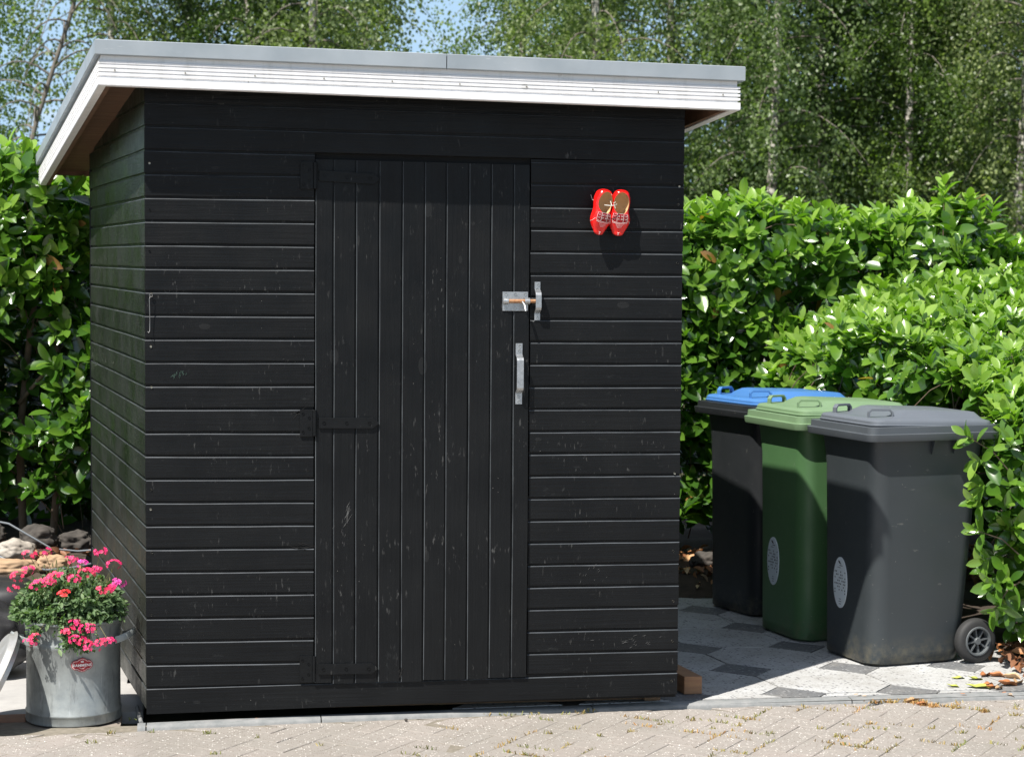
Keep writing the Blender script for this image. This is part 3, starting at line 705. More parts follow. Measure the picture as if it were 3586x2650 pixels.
def make_bin(loc, rz, label, body_m, rim_m, lid_m, sticker):
    b = empty('wheelie_bin', loc, label, 'bin', 'row of wheelie bins beside the hedge', rz)
    mb = MB()
    secs = []
    for z, x0, x1, w_, r in ((.004, .08, .53, .21, .07), (.015, .066, .55, .222, .075), (.06, .064, .57, .227, .085), (.3, .062, .595, .231, .085), (.6, .060, .62, .235, .08), (.80, .058, .635, .238, .075), (.89, .052, .65, .243, .065), (.935, .048, .655, .25, .06), (.96, .048, .655, .25, .06)):
        secs.append(rrect(x0, x1, -w_, w_, r, z, 8))
    mb.rings(secs, 0, True, True, False)
    bd = mb.build('body', body_m, b, smooth=50)
    mb = MB(); mb.rings([rrect(.048, .66, -.248, .248, .05, .93), rrect(.002, .70, -.29, .29, .045, .926), rrect(0, .702, -.292, .292, .045, .930), rrect(-.003, .704, -.294, .294, .045, .954),
                         rrect(.010, .695, -.281, .281, .04, .957), rrect(.012, .693, -.279, .279, .04, .982), rrect(.03, .68, -.26, .26, .035, .984), rrect(.05, .66, -.24, .24, .035, .980)], 0, True, False, False)
    mb.build('rim', rim_m, bd, smooth=40)
    for x in (.34, .46):                         # comb teeth under the rim
        mb = MB(); mb.add([(x-.006, -.247, .93), (x+.006, -.247, .93), (x, -.243, .87), (x-.004, -.285, .93), (x+.004, -.285, .93), (x, -.252, .865)], [(0, 1, 4, 3), (3, 4, 5), (0, 3, 5, 2), (1, 2, 5, 4)])
        mb.build('rib', body_m, bd)
    def zt(x): return -.016*max(0, (x-.3)/.4)      # lid slopes to the hinge
    def ring(x0, x1, y, r, z, n=6): return [Vector((p.x, p.y, p.z+zt(p.x))) for p in rrect(x0, x1, -y, y, r, z, n)]
    mb = MB(); mb.rings([ring(.05, .69, .247, .05, .982), ring(.040, .69, .259, .055, .985), ring(.038, .69, .261, .055, .990), ring(.043, .69, .257, .055, .993), ring(.044, .69, .255, .055, 1.004), ring(.052, .685, .246, .05, 1.012),
                         ring(.075, .67, .222, .05, 1.016), ring(.165, .66, .212, .04, 1.019), ring(.215, .64, .180, .04, 1.042), ring(.235, .62, .165, .03, 1.044)], 0, True, False, True)
    ld = mb.build('lid', lid_m, b, smooth=38)
    for s in (-1, 1):
        cx, cy = .125, s*.165; a = s*R(20); c, sn = math.cos(a), math.sin(a); hw = .052; pts = []
        prof = [(-hw, 1.010), (-hw, 1.036), (-hw+.012, 1.047), (hw-.012, 1.047), (hw, 1.036), (hw, 1.010)]
        pts = [(cx+u*c, cy+u*sn, z) for u, z in prof]
        mb = MB(); rr = []
        P_ = [Vector(p) for p in pts]; d = Vector((c, sn, 0)); nn_ = Vector((-sn, c, 0))
        for i, p in enumerate(P_):
            t = (P_[min(i+1, 5)]-P_[max(i-1, 0)]).normalized(); u = t.cross(nn_).normalized()
            rr.append([p+u*.0045+nn_*.011, p-u*.0045+nn_*.011, p-u*.0045-nn_*.011, p+u*.0045-nn_*.011])
        mb.rings(rr, 0, True, True, True); mb.build('lid_handle', lid_m, ld, fix=True, bevel=.0015)
    mb = MB(); mb.tube([(.73, -.20, .965), (.735, .20, .965)], .014, 10)
    for s in (-.2, 0, .2): mb.box((.65, s-.02, .945), (.735, s+.02, .98))
    mb.build('grip', body_m, bd, smooth=50)
    for q in [bd]+list(bd.children)+[ld]+list(ld.children):
        for v in q.data.vertices: v.co.z = v.co.z*1.08 if v.co.z > .12 else v.co.z; v.co.y *= .97; v.co.x = v.co.x if v.co.x < .3 else .3+(v.co.x-.3)*.94
    for s in (-1, 1):
        Mw = Matrix.Translation((.572, s*.262, .100)) @ Matrix.Rotation(s*R(-90), 4, 'X')
        mb = MB(); mb.lathe([(.064, -.024), (.085, -.026), (.097, -.018), (.1, -.008), (.1, .008), (.097, .018), (.085, .026), (.064, .024), (.062, .0), (.064, -.024)], 40, 0, Mw)
        wh = mb.build('wheel', M_rubber, b, smooth=40); wh.data.name = 'wheel'
        mb = MB(); mb.lathe([(.066, .024), (.064, .029), (.058, .029), (.055, .02), (.054, -.02)], 40, 0, Mw); mb.lathe([(.054, -.004), (.001, -.004)], 24, 1, Mw)
        mb.lathe([(.017, -.004), (.017, .022), (.014, .026), (.0005, .026)], 16, 0, Mw)
        for k in range(8):
            mb.box((.014, -.0035, -.003), (.057, .0035, .018), 0, Mw @ Matrix.Rotation(R(45*k+10), 4, 'Z'))
        mb.build('hub', [M_hub, M_gap], wh, smooth=40)
        wh.rotation_euler = (0, 0, 0)
    mb = MB(); mb.tube([(.560, -.23, .1), (.560, .23, .1)], .01, 8); mb.build('axle', M_hub, bd)
    if sticker:
        yc, zc = sticker; hy, hz = .058, .115
        fx = lambda z: .0622-(z-.32)*.0065-.0032
        def fp(y, z, o=0): return Vector((fx(z)-o+max(0, abs(y)-.13)**2*2, y, z))
        mb = MB(); el = [fp(yc+hy*math.cos(a), zc+hz*math.sin(a)) for a in [2*math.pi*k/40 for k in range(40)]]; el2 = [p+Vector((.003, 0, 0)) for p in el]
        mb.rings([el2, el], 0, True, False, True); st = mb.build('sticker', M_stick, bd, fix=True)
        rows = [(0, [0, 1, 4, 7]), (1, [1, 2, 4, 5]), (2, [0, 3, 4, 5, 7]), (3, [2, 3, 5, 6, 7]), (4, [0, 1, 2, 3, 4, 6, 7]), (5, [2, 3, 6]), (6, [0, 3, 5, 7]), (7, [0, 7])]
        mb = MB()
        def rect(y, z, a, h_): mb.add([fp(y-a, z-h_, .0006), fp(y+a, z-h_, .0006), fp(y+a, z+h_, .0006), fp(y-a, z+h_, .0006)], [(0, 3, 2, 1)])
        for r_, cs in rows:
            for c_ in cs: rect(yc+.042-.012*c_, zc+.048-.0135*r_, .0032, .0033)
        mb.add([fp(yc+.018, zc+.098, .0006), fp(yc+.004, zc+.097, .0006), fp(yc-.010, zc+.082, .0006), fp(yc+.008, zc+.086, .0006)], [(0, 1, 2, 3)])
        rect(yc-.008, zc+.077, .013, .0016); rect(yc+.008, zc+.067, .014, .001)
        for i, hw_ in ((0, .008), (1, .011), (2, .008)): rect(yc-.002, zc-.074-.011*i, hw_, .0012)
        mb.build('sticker_print', M_dot, st)
    return b
D0 = Vector((.975, .221, 0)); N0 = Vector((-.221, .975, 0)); RZ = math.atan2(.221, .975)
def bin_at(near, rz=RZ):    # near rim corner at z=1.05
    d = Vector((math.cos(rz), math.sin(rz), 0)); n = Vector((-d.y, d.x, 0)); p = Vector((near[0], near[1], 0)) + n*.284
    return (p.x, p.y, tz(2))
make_bin(bin_at((3.062, .560)), RZ, 'anthracite wheelie bin nearest the camera, grey lid, wheel showing', P_dark, P_drim, P_dlid, (.045, .34))
make_bin(bin_at((2.918, 1.15), R(11.5)), R(11.5), 'green wheelie bin with green lid, in the middle of the row', P_green, P_glid, P_glid, (.05, .35))
make_bin(bin_at((2.885, 1.80), R(17)), R(18), 'black wheelie bin with bright blue lid, farthest in the row', P_black, P_black, P_blue, None)

# timber end lying along the shed
mb = MB(); mb.add([(2.168+SK*(y-.2)+dx, y, tz(y)+z) for z in (.002, .075) for y, dx in ((.215, 0), (.215, .075), (1.6, .075), (1.6, 0))], [(3, 2, 1, 0), (4, 5, 6, 7), (0, 1, 5, 4), (1, 2, 6, 5), (2, 3, 7, 6), (3, 0, 4, 7)])
o = mb.build('timber_beam', simple('brown_timber', (.40, .22, .11), (.30, .16, .09), 5, .8, bump=.6, bscale=14, stretch=(2, 2, 14)), bevel=.003); tag(o, 'short brown square timber lying along the right foot of the shed', 'timber')

# ------------------------------------------------------------------ zinc pot, basket, plant, lid
def zinc():
    m = mat('weathered_zinc', (.33, .35, .36), .5, .55); t = NT(m); o = t.coord()
    b = t.mix(t.ramp(t.noise(o, 9, 6, .65), [(.3, 0.), (.7, 1.)]), (.24, .26, .26), (.40, .43, .42))
    b = t.mix(t.ramp(t.noise(t.coord((1, 1, .25)), 26, 5, .7), [(.52, 0.), (.75, .8)]), b, (.13, .135, .135))
    b = t.mix(t.ramp(t.noise(t.coord((1, 1, .12)), 60, 3, .7), [(.63, 0.), (.72, .7)]), b, (.46, .48, .49))
    t.col(b); t.rough(t.ramp(t.noise(o, 20, 4), [(.3, .42), (.7, .62)])); t.bump(t.noise(o, 40, 4), .12, .002); return m
M_zinc = zinc()
PC = Vector((-.284, .195, .047)); PR = .185
pot = empty('zinc_pot', PC, 'weathered zinc pot with red badge full of pink flowers', 'pot')
mb = MB()
mb.lathe([(.0, .018), (.176, .018), (.178, .0), (.183, .0), (.184, .006), (.1805, .030), (.184, .034), (.184, .040), (.180, .045), (.1795, .285), (.183, .292), (.184, .300), (.183, .309), (.1795, .315), (.182, .352), (.187, .372), (.193, .383),
          (.198, .386), (.2, .391), (.198, .396), (.192, .397), (.187, .391), (.180, .37), (.176, .34), (.175, .03), (.0, .03)], 72)
pb = mb.build('body', M_zinc, pot, smooth=55)
for a, s in ((R(-160), 1), (R(-12), 1)):
    mb = MB(); c, sn = math.cos(a), math.sin(a); rad = Vector((c, sn, 0)); tan = Vector((-sn, c, 0)); rr = []
    for u, out_, z in ((-1, .0, .315), (-.92, .012, .318), (-.72, .036, .328), (-.4, .055, .338), (0, .060, .342), (.4, .055, .338), (.72, .036, .328), (.92, .012, .318), (1, .0, .315)):
        p = rad*(.180+out_)+tan*(u*.058)+Vector((0, 0, z))
        rr.append([p+Vector((0, 0, .014)), p+rad*.005+Vector((0, 0, .010)), p+rad*.005-Vector((0, 0, .012)), p-Vector((0, 0, .014)), p-rad*.003])
    mb.rings(rr, 0, True, True, True)
    mb.build('handle', M_zinc, pot, smooth=40, fix=True)
# red badge with lettering, bent round the pot
def bend(x, z, d):     # x along the surface from the badge centre
    a = R(-76.5)+x/PR; return Vector((math.cos(a)*(PR+d), math.sin(a)*(PR+d), z))
BZ = .238
def blob(g):
    pts = []; N = 72
    for k in range(N):
        a = 2*math.pi*k/N; best = 0
        for cx, cz, r in ((0, 0, .0245), (-.0225, 0, .0165), (.0225, 0, .0165)):
            r += g; dx, dz = math.cos(a), math.sin(a); bq = dx*cx+dz*cz; disc = bq*bq-(cx*cx+cz*cz-r*r)
            if disc >= 0: best = max(best, bq+math.sqrt(disc))
        pts.append((best*math.cos(a), best*math.sin(a)))
    return pts
def disc(g0, g1, d, m, nm, parent):
    a, b = blob(g0), blob(g1); mb = MB()
    if g1 is not None and g1 > -1: mb.rings([[bend(x, BZ+z, d) for x, z in a], [bend(x, BZ+z, d) for x, z in b]], 0, True)
    return mb.build(nm, m, parent)
M_bred = mat('badge_red', (.33, .012, .02), .45); M_bwhite = mat('badge_white', (.85, .78, .76), .5)
bdg = None
mb = MB(); P0 = blob(.0018); rr = [[bend(x*s, BZ+z*s, .0022) for x, z in P0] for s in (1, .75, .5, .25, .03)]; rr = [[bend(x, BZ+z, -.002) for x, z in P0]]+rr
mb.rings(rr, 0, True, False, True); bdg = mb.build('badge', M_bred, pot, smooth=60)
mb = MB()
for g, w_ in ((-.0012, .0011),):
    a, b = blob(g), blob(g-w_); mb.rings([[bend(x, BZ+z, .003) for x, z in a], [bend(x, BZ+z, .003) for x, z in b]], 0, True)
for k in range(5):     # small crown
    x = -.0042+k*.0021; mb.add([bend(x-.0012, BZ+.0125, .003), bend(x+.0012, BZ+.0125, .003), bend(x*1.25, BZ+.0185+(.001 if k == 2 else 0), .003)], [(0, 1, 2)])
mb.add([bend(-.005, BZ+.0105, .003), bend(.005, BZ+.0105, .003), bend(.005, BZ+.012, .003), bend(-.005, BZ+.012, .003)], [(0, 1, 2, 3)])
def lettering(txt, size, zc, arc=0, xs=1.0, off=.012):
    cu = bpy.data.curves.new('lettering', 'FONT'); cu.body = txt; cu.size = size; cu.align_x = 'CENTER'; cu.offset = off*size; cu.resolution_u = 3; cu.space_character = 1.06
    o = bpy.data.objects.new('t', cu); COL.objects.link(o); dg = bpy.context.evaluated_depsgraph_get(); me = bpy.data.meshes.new_from_object(o.evaluated_get(dg))
    bpy.data.objects.remove(o)
    for v in me.vertices: v.co = bend(v.co.x*xs, BZ+zc+v.co.y+arc*(v.co.x**2), .0031)
    mb.add([v.co.copy() for v in me.vertices], [tuple(p.vertices) for p in me.polygons])
lettering('BAMMENS', .0138, -.0050, 0, 1.08, .03)
for k in range(7): x = -.010+k*.0033; mb.add([bend(x-.0011, BZ-.0125-.0022+(x*x)*45, .003), bend(x+.0011, BZ-.0125-.0022+(x*x)*45, .003), bend(x+.0011, BZ-.0125+(x*x)*45, .003), bend(x-.0011, BZ-.0125+(x*x)*45, .003)], [(0, 1, 2, 3)])
mb.build('badge_lettering', M_bwhite, bdg)
# wicker basket inside the pot
M_wick = simple('wicker', (.20, .13, .08), (.12, .08, .05), 30, .8)
bk = empty('plant_basket', (PC.x-.012, PC.y-.008, PC.z+.09), 'brown wicker planting basket standing inside the zinc pot', 'basket')
mb = MB()
for r_ in range(8):
    z = .18+.017*r_; mb.tube([((.150+.003*math.cos(14*a+(r_ % 2)*math.pi))*math.cos(a), (.150+.003*math.cos(14*a+(r_ % 2)*math.pi))*math.sin(a), z) for a in [2*math.pi*k/84 for k in range(85)]], .0085, 6)
mb.lathe([(.0, .17), (.146, .17), (.146, .29)], 40); mb.build('wicker_wall', M_wick, bk, smooth=70)
mb = MB(); mb.lathe([(.144, .285), (.09, .30), (.0, .305)], 30); mb.build('potting_soil', M_soil, bk)
# leaning zinc lid
ln = Vector((-.87, -.13, .47)).normalized()
lu = (Vector((0, 0, 1))-ln*ln.z).normalized(); lv = ln.cross(lu)
LR_ = .203
ltop = Vector((-.488, .06, .408)); lc = ltop-lu*LR_
ML = Matrix((lv, lu, ln)).transposed().to_4x4(); ML.translation = lc
lidr = bpy.data.objects.new('pot_cover', None); COL.objects.link(lidr); lidr.matrix_world = ML; lidr.empty_display_size = .1; tag(lidr, 'round zinc cover leaning against the left side of the pot', 'cover')
mb = MB(); mb.lathe([(.0001, .034), (.05, .033), (.12, .027), (.165, .018), (.178, .020), (.186, .016), (.190, .004), (.203, -.002), (.205, -.004), (.203, -.007), (.189, -.003), (.180, -.026), (.177, -.026), (.18, .004), (.165, .013), (.0001, .028)], 64)
mb.build('disc', simple('bright_zinc', (.42, .41, .38), (.55, .55, .54), 20, .42, .6), lidr, smooth=50)
mb = MB(); mb.tube([(-.05, 0, .03), (-.045, 0, .055), (-.02, 0, .068), (.02, 0, .068), (.045, 0, .055), (.05, 0, .03)], .006, 8); mb.build('handle', M_gap, lidr, smooth=50)

# ------------------------------------------------------------------ leaves
def leafmat(name, stops, rough, trans=.35, spec=.5, coat=0., tcol=None, vary=False):
    m = mat(name, (.1, .2, .03), rough, spec=spec); t = NT(m); at = t.n('ShaderNodeAttribute', attribute_name='tint')
    c = t.ramp(at.outputs['Fac'], stops)
    if vary:          # every tree has its own green
        oi = t.n('ShaderNodeObjectInfo'); c = t.mix(1.0, c, t.ramp(oi.outputs['Random'], [(0, (.72, .80, .72)), (.35, (1.05, 1.0, .95)), (.7, (1.0, 1.12, .85)), (1, (1.35, 1.32, .85))]), 'MULTIPLY')
    t.col(c)
    if coat: t.b.inputs['Coat Weight'].default_value = coat; t.b.inputs['Coat Roughness'].default_value = .12
    tr = t.n('ShaderNodeBsdfTranslucent'); t.l(t.mix(1.0, c, tcol or (1.5, 1.9, .5), 'MULTIPLY'), tr.inputs['Color'])
    ms = t.n('ShaderNodeMixShader'); ms.inputs[0].default_value = trans
    t.l(t.b.outputs[0], ms.inputs[1]); t.l(tr.outputs[0], ms.inputs[2]); t.l(ms.outputs[0], t.out.inputs['Surface'])
    return m
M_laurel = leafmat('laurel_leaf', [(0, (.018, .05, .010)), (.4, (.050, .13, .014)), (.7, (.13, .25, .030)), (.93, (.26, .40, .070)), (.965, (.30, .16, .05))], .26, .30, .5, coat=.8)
M_birch = leafmat('birch_leaf', [(0, (.08, .12, .055)), (.5, (.16, .215, .09)), (1, (.27, .33, .14))], .42, .42, .5, tcol=(1.4, 1.7, .6), vary=True)
M_verb = leafmat('verbena_leaf', [(0, (.05, .10, .035)), (.6, (.10, .17, .065)), (1, (.20, .28, .13))], .6, .25)
M_dtree = leafmat('dark_tree_leaf', [(0, (.022, .04, .016)), (.5, (.055, .09, .03)), (1, (.14, .20, .055))], .42, .35, .5, tcol=(1.4, 1.8, .5), vary=True)
M_twig = simple('brown_twig', (.10, .07, .045), (.16, .12, .08), 20, .9)
def leaf_tpl(w=.225, seg=6, droop=.16, fold=.30):
    T = []; 
    for i in range(seg+1):
        t = i/seg; hw = w*math.sin(math.pi*min(1, .03+.97*t)**1.22)**.62 if 0 < i < seg else .012
        z = -droop*t*t; T += [(t, -hw, z+fold*hw), (t, 0, z), (t, hw, z+fold*hw)]
    F = [(i*3+j, i*3+j+3, i*3+j+4, i*3+j+1) for i in range(seg) for j in (0, 1)]
    return np.array(T), np.array(F)
LT, LF = leaf_tpl()
def shoots(P, D, n_leaf=7, size=.105, spread=.03, tip=True):
    """whorled leaves on short shoots: P base (m,3), D direction (m,3)"""
    m = len(P); D = unit(D); a = RNG.normal(size=(m, 3)); u = unit(np.cross(D, a)); v = np.cross(D, u)
    X = []; Z = []; Q = []; S = []; T = []
    ph0 = RNG.random(m)*6.28
    for k in range(n_leaf):
        f = k/(n_leaf-1); ph = ph0+k*2.4+RNG.normal(size=m)*.25
        rad = u*np.cos(ph)[:, None]+v*np.sin(ph)[:, None]
        el = np.radians(78-50*f+RNG.normal(size=m)*10)
        X.append(D*np.cos(el)[:, None]+rad*np.sin(el)[:, None]); Z.append(D*np.sin(el)[:, None]-rad*np.cos(el)[:, None]+RNG.normal(size=(m, 3))*.18)
        Q.append(P+D*(f*spread*2.2)[None] if False else P+D*(f*spread*2.2)); S.append(size*(1-.30*f)*RNG.uniform(.75, 1.15, m)); T.append(.28+.35*f+RNG.normal(size=m)*.12)
    return np.concatenate(X), np.concatenate(Z), np.concatenate(Q), np.concatenate(S), np.concatenate(T)
def hedge_obj(name, label, samples, seed, loc_label='hedge', size=.105, stems=()):
    """samples: list of (P, D, young) arrays"""
    root = empty(name, (float(samples[0][0][:, 0].mean()), float(samples[0][0][:, 1].mean()), 0), label, loc_label)
    off = np.array(root.location)
    Xs, Zs, Qs, Ss, Ts = [], [], [], [], []
    for P, D, age_shade in samples:
        X, Z, Q, S, T = shoots(P, D, size=size); Xs.append(X); Zs.append(Z); Qs.append(Q); Ss.append(S); Ts.append(np.clip(T+np.tile(age_shade, 7), 0, 1))
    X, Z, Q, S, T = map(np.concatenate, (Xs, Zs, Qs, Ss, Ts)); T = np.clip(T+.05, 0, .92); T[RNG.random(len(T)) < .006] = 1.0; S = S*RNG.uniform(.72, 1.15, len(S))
    V, F = scatter(LT, LF, frames(X, Z), Q-off, S)
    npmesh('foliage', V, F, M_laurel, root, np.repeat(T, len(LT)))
    mb = MB()
    for P, D, age_shade in samples:
        for i in range(0, len(P), 3):
            p = Vector(P[i]-off); d = Vector(D[i]).normalized(); mb.tube([p-d*.22-Vector((0, 0, .05)), p-d*.1, p+d*.05], [.004, .003, .002], 4, caps=False)
    for pts, r in stems: mb.tube([Vector(p)-Vector(off) for p in pts], r, 7)
    mb.build('branches', M_twig, root, smooth=80)
    return root
def nz3(x, y, z): return noise.noise((x, y, z))
def patch(n, fn):
    """fn(a,b)->(pos, normal, young) for random a,b in 0..1"""
    P, D, Y = [], [], []
    for _ in range(n):
        r = fn(random.random(), random.random())
        if r is None: continue
        p, nrm, y = r; P.append(p); D.append(nrm); Y.append(y)
    return np.array(P), np.array(D), np.array(Y)
def rv(s=.35): return Vector((random.gauss(0, s), random.gauss(0, s), random.gauss(0, s)))
# back hedge behind the bins
def top1(x): return 2.06+.06*nz3(x*1.6, 0, 1)+.04*nz3(x*5, 0, 2)-.03*max(0, x-3.9)-(.16 if x > 4.72 else 0)+.05*math.exp(-((x-4.55)/.2)**2)-.02
def h1_front(a, b):
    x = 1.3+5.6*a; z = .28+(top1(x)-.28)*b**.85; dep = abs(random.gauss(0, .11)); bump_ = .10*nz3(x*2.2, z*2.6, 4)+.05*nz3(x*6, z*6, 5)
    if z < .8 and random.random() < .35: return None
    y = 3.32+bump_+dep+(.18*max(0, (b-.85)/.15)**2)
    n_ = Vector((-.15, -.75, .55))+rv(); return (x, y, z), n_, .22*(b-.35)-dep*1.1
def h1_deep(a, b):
    x = 1.3+5.8*a; return (x, 4.0+.5*random.random(), .2+1.75*b), Vector((0, -.6, .6))+rv(), -.3  # inner leaves tinted dark, painting in the shade within the hedge
def h1_top(a, b):
    x = 1.3+5.6*a; y = 3.4+.9*b; return (x, y, top1(x)-.04+random.gauss(0, .035)), Vector((0, -.15, 1))+rv(.3), .18
def h1_tips(a, b):
    x = 2.6+3.6*a; y = 3.42+.5*b; return (x, y, top1(x)+random.uniform(.0, .07)), Vector((0, -.1, 1))+rv(.15), .35
tp = [(4.50, 3.5, 2.18), (4.50, 3.5, 2.25), (4.80, 3.5, 2.08), (4.8, 3.5, 2.12)]
tips = (np.array(tp), np.array([(0, 0, 1)]*4, dtype=float), np.array([.4]*4))
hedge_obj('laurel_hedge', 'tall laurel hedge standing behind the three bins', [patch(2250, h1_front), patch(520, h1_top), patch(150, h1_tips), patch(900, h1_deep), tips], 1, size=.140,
          stems=[([(x, 3.75, .1), (x+random.uniform(-.1, .1), 3.7, 1.0), (x+random.uniform(-.2, .2), 3.75, 1.9)], [.03, .022, .01]) for x in [1.6+.45*k for k in range(12)]])
# side hedge along the right, its top seen from above
def top2(x, y): return min(1.64, 1.16+.245*(y-.9))+.05*nz3(x*2, y*2, 3)+.03*nz3(x*6, y*6, 6)+.05*min(1, max(0, (x-4.0)))
def left2(y, z): 
    base = 3.78-.22*max(0, y-1.9)-.12*max(0, min(1, (z-.9)/.4)) if y > 1.9 else 3.78
    return base+.07*nz3(y*2.5, z*2.5, 9)
def h2_top(a, b):
    y = .72+2.45*b; x0 = left2(y, 1.2)-.02; 
    if y > 1.5: x0 = max(3.35-.0*(y), 4.62-(y-.9)*1.0) if y < 2.3 else 3.42
    x = x0+(7.0-x0)*a**1.15; z = top2(x, y)
    if y > 2.2: z = min(z, 1.28+(x-3.42)*.62+.04*nz3(x*5, y*5, 1))
    return (x, y, z+random.gauss(0, .035)), Vector((-.1, -.35, 1))+rv(.4), .24
def h2_front(a, b):
    x = 3.72+3.4*a; z = .12+(top2(x, .75)-.12)*b; dep = abs(random.gauss(0, .10))
    lim = 3.66+.12*nz3(0, z*4, 3)+(.10 if z < .35 else 0)
    if x < lim: return None
    if z < .34 and random.random() < .6: return None
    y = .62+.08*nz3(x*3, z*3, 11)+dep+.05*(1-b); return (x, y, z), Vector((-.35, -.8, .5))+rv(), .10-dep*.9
def h2_left(a, b):
    y = .62+2.4*a; z = (1.06 if 0.8 < y < 2.6 else .3)+(top2(3.8, y)-(1.06 if .8 < y < 2.6 else .3))*b; dep = abs(random.gauss(0, .07))
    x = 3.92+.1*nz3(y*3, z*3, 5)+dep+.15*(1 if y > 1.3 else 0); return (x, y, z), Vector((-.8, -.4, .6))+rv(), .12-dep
def h2_backface(a, b):
    x = 3.35+2.2*a; y = 2.9+.35*random.random(); z = .9+(min(1.65, 1.28+(x-3.4)*.62)-.9)*b; return (x, y, z), Vector((-.2, -.6, .7))+rv(), .12
def h2_mid(a, b):
    y = 1.6+1.4*a; return (3.62+.35*random.random()-.15*(y-1.6), y, .85+.5*b), Vector((-.6, -.5, .6))+rv(), .05
sp_ = []
for (px, py, pz, dx, dy, dz) in ((3.56, .60, 1.06, -.9, -.2, .5), (3.60, .58, .98, -.8, -.4, .1), (3.62, .60, .86, -1, -.3, .2), (3.60, .58, .66, -.9, -.3, .3), (3.64, .58, .56, -.8, -.4, -.2), (3.66, .56, .44, -.7, -.5, .1), (3.66, .55, .36, -.6, -.5, -.5), (3.60, .6, .78, -.8, -.4, .3)):
    sp_.append(((px, py, pz), (dx, dy, dz)))
sprays = (np.array([s[0] for s in sp_]), np.array([s[1] for s in sp_], dtype=float), np.array([.15]*len(sp_)))
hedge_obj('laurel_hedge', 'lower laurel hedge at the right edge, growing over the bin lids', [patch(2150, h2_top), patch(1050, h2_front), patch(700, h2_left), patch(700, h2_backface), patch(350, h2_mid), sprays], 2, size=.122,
          stems=[([(x, y, .05), (x+.05, y, .6), (x-.05, y+.05, 1.1)], [.03, .02, .01]) for x, y in ((4.1, 1.0), (4.5, 1.2), (4.4, 2.0), (5, 1.0), (5.4, 1.6), (5.0, 2.4))])
# left hedge behind the shed's left side
def h3_front(a, b):
    x = -3.2+3.4*a; t = 2.29+.05*nz3(x*2, 0, 7)-(.10 if x > -.5 else 0)-.1*max(0, x+.62); z = .58+(t-.58)*b**.8; dep = abs(random.gauss(0, .13))
    g = nz3(x*2.4+3, z*1.9, 12)
    if z < 1.75 and g < -.08 and random.random() < .85: return None
    if z < .7 and random.random() < .4: return None
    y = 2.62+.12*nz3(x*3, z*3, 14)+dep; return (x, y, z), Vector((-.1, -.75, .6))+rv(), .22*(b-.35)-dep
def h3_top(a, b):
    x = -3.2+3.4*a; y = 2.7+.8*b; return (x, y, 2.25+.05*nz3(x*2, 0, 7)-(.10 if x > -.5 else 0)-.1*max(0, x+.62)+random.gauss(0, .04)), Vector((0, -.2, 1))+rv(.3), .28
def h3_deep(a, b):
    x = -3.2+3.8*a; z = .35+1.85*b; return (x, 3.25+.8*random.random(), z), Vector((-.1, -.6, .6))+rv(), -.25  # dark tint puts the shade of the gaps into the leaf colour
hedge_obj('laurel_hedge', 'laurel hedge left of the shed with dark gaps and bare stems below', [patch(1350, h3_front), patch(420, h3_top), patch(1700, h3_deep)], 3, size=.140,
          stems=[([(-.70, 2.95, .2), (-.72, 2.9, .9), (-.66, 2.95, 1.5), (-.55, 3, 2.1)], [.022, .02, .016, .01]), ([(-.56, 2.85, .2), (-.52, 2.8, .75), (-.50, 2.85, 1.25), (-.6, 2.9, 1.8)], [.022, .018, .014, .01]),
                 ([(-.72, 2.9, 1.08), (-.60, 2.75, 1.22), (-.5, 2.8, 1.32)], [.012, .009, .006]), ([(-1.2, 3, .2), (-1.25, 2.95, 1.2), (-1.1, 3, 2)], [.03, .022, .01]), ([(-1.9, 3, .2), (-1.95, 2.95, 1.2), (-1.8, 3, 2)], [.03, .022, .01])])

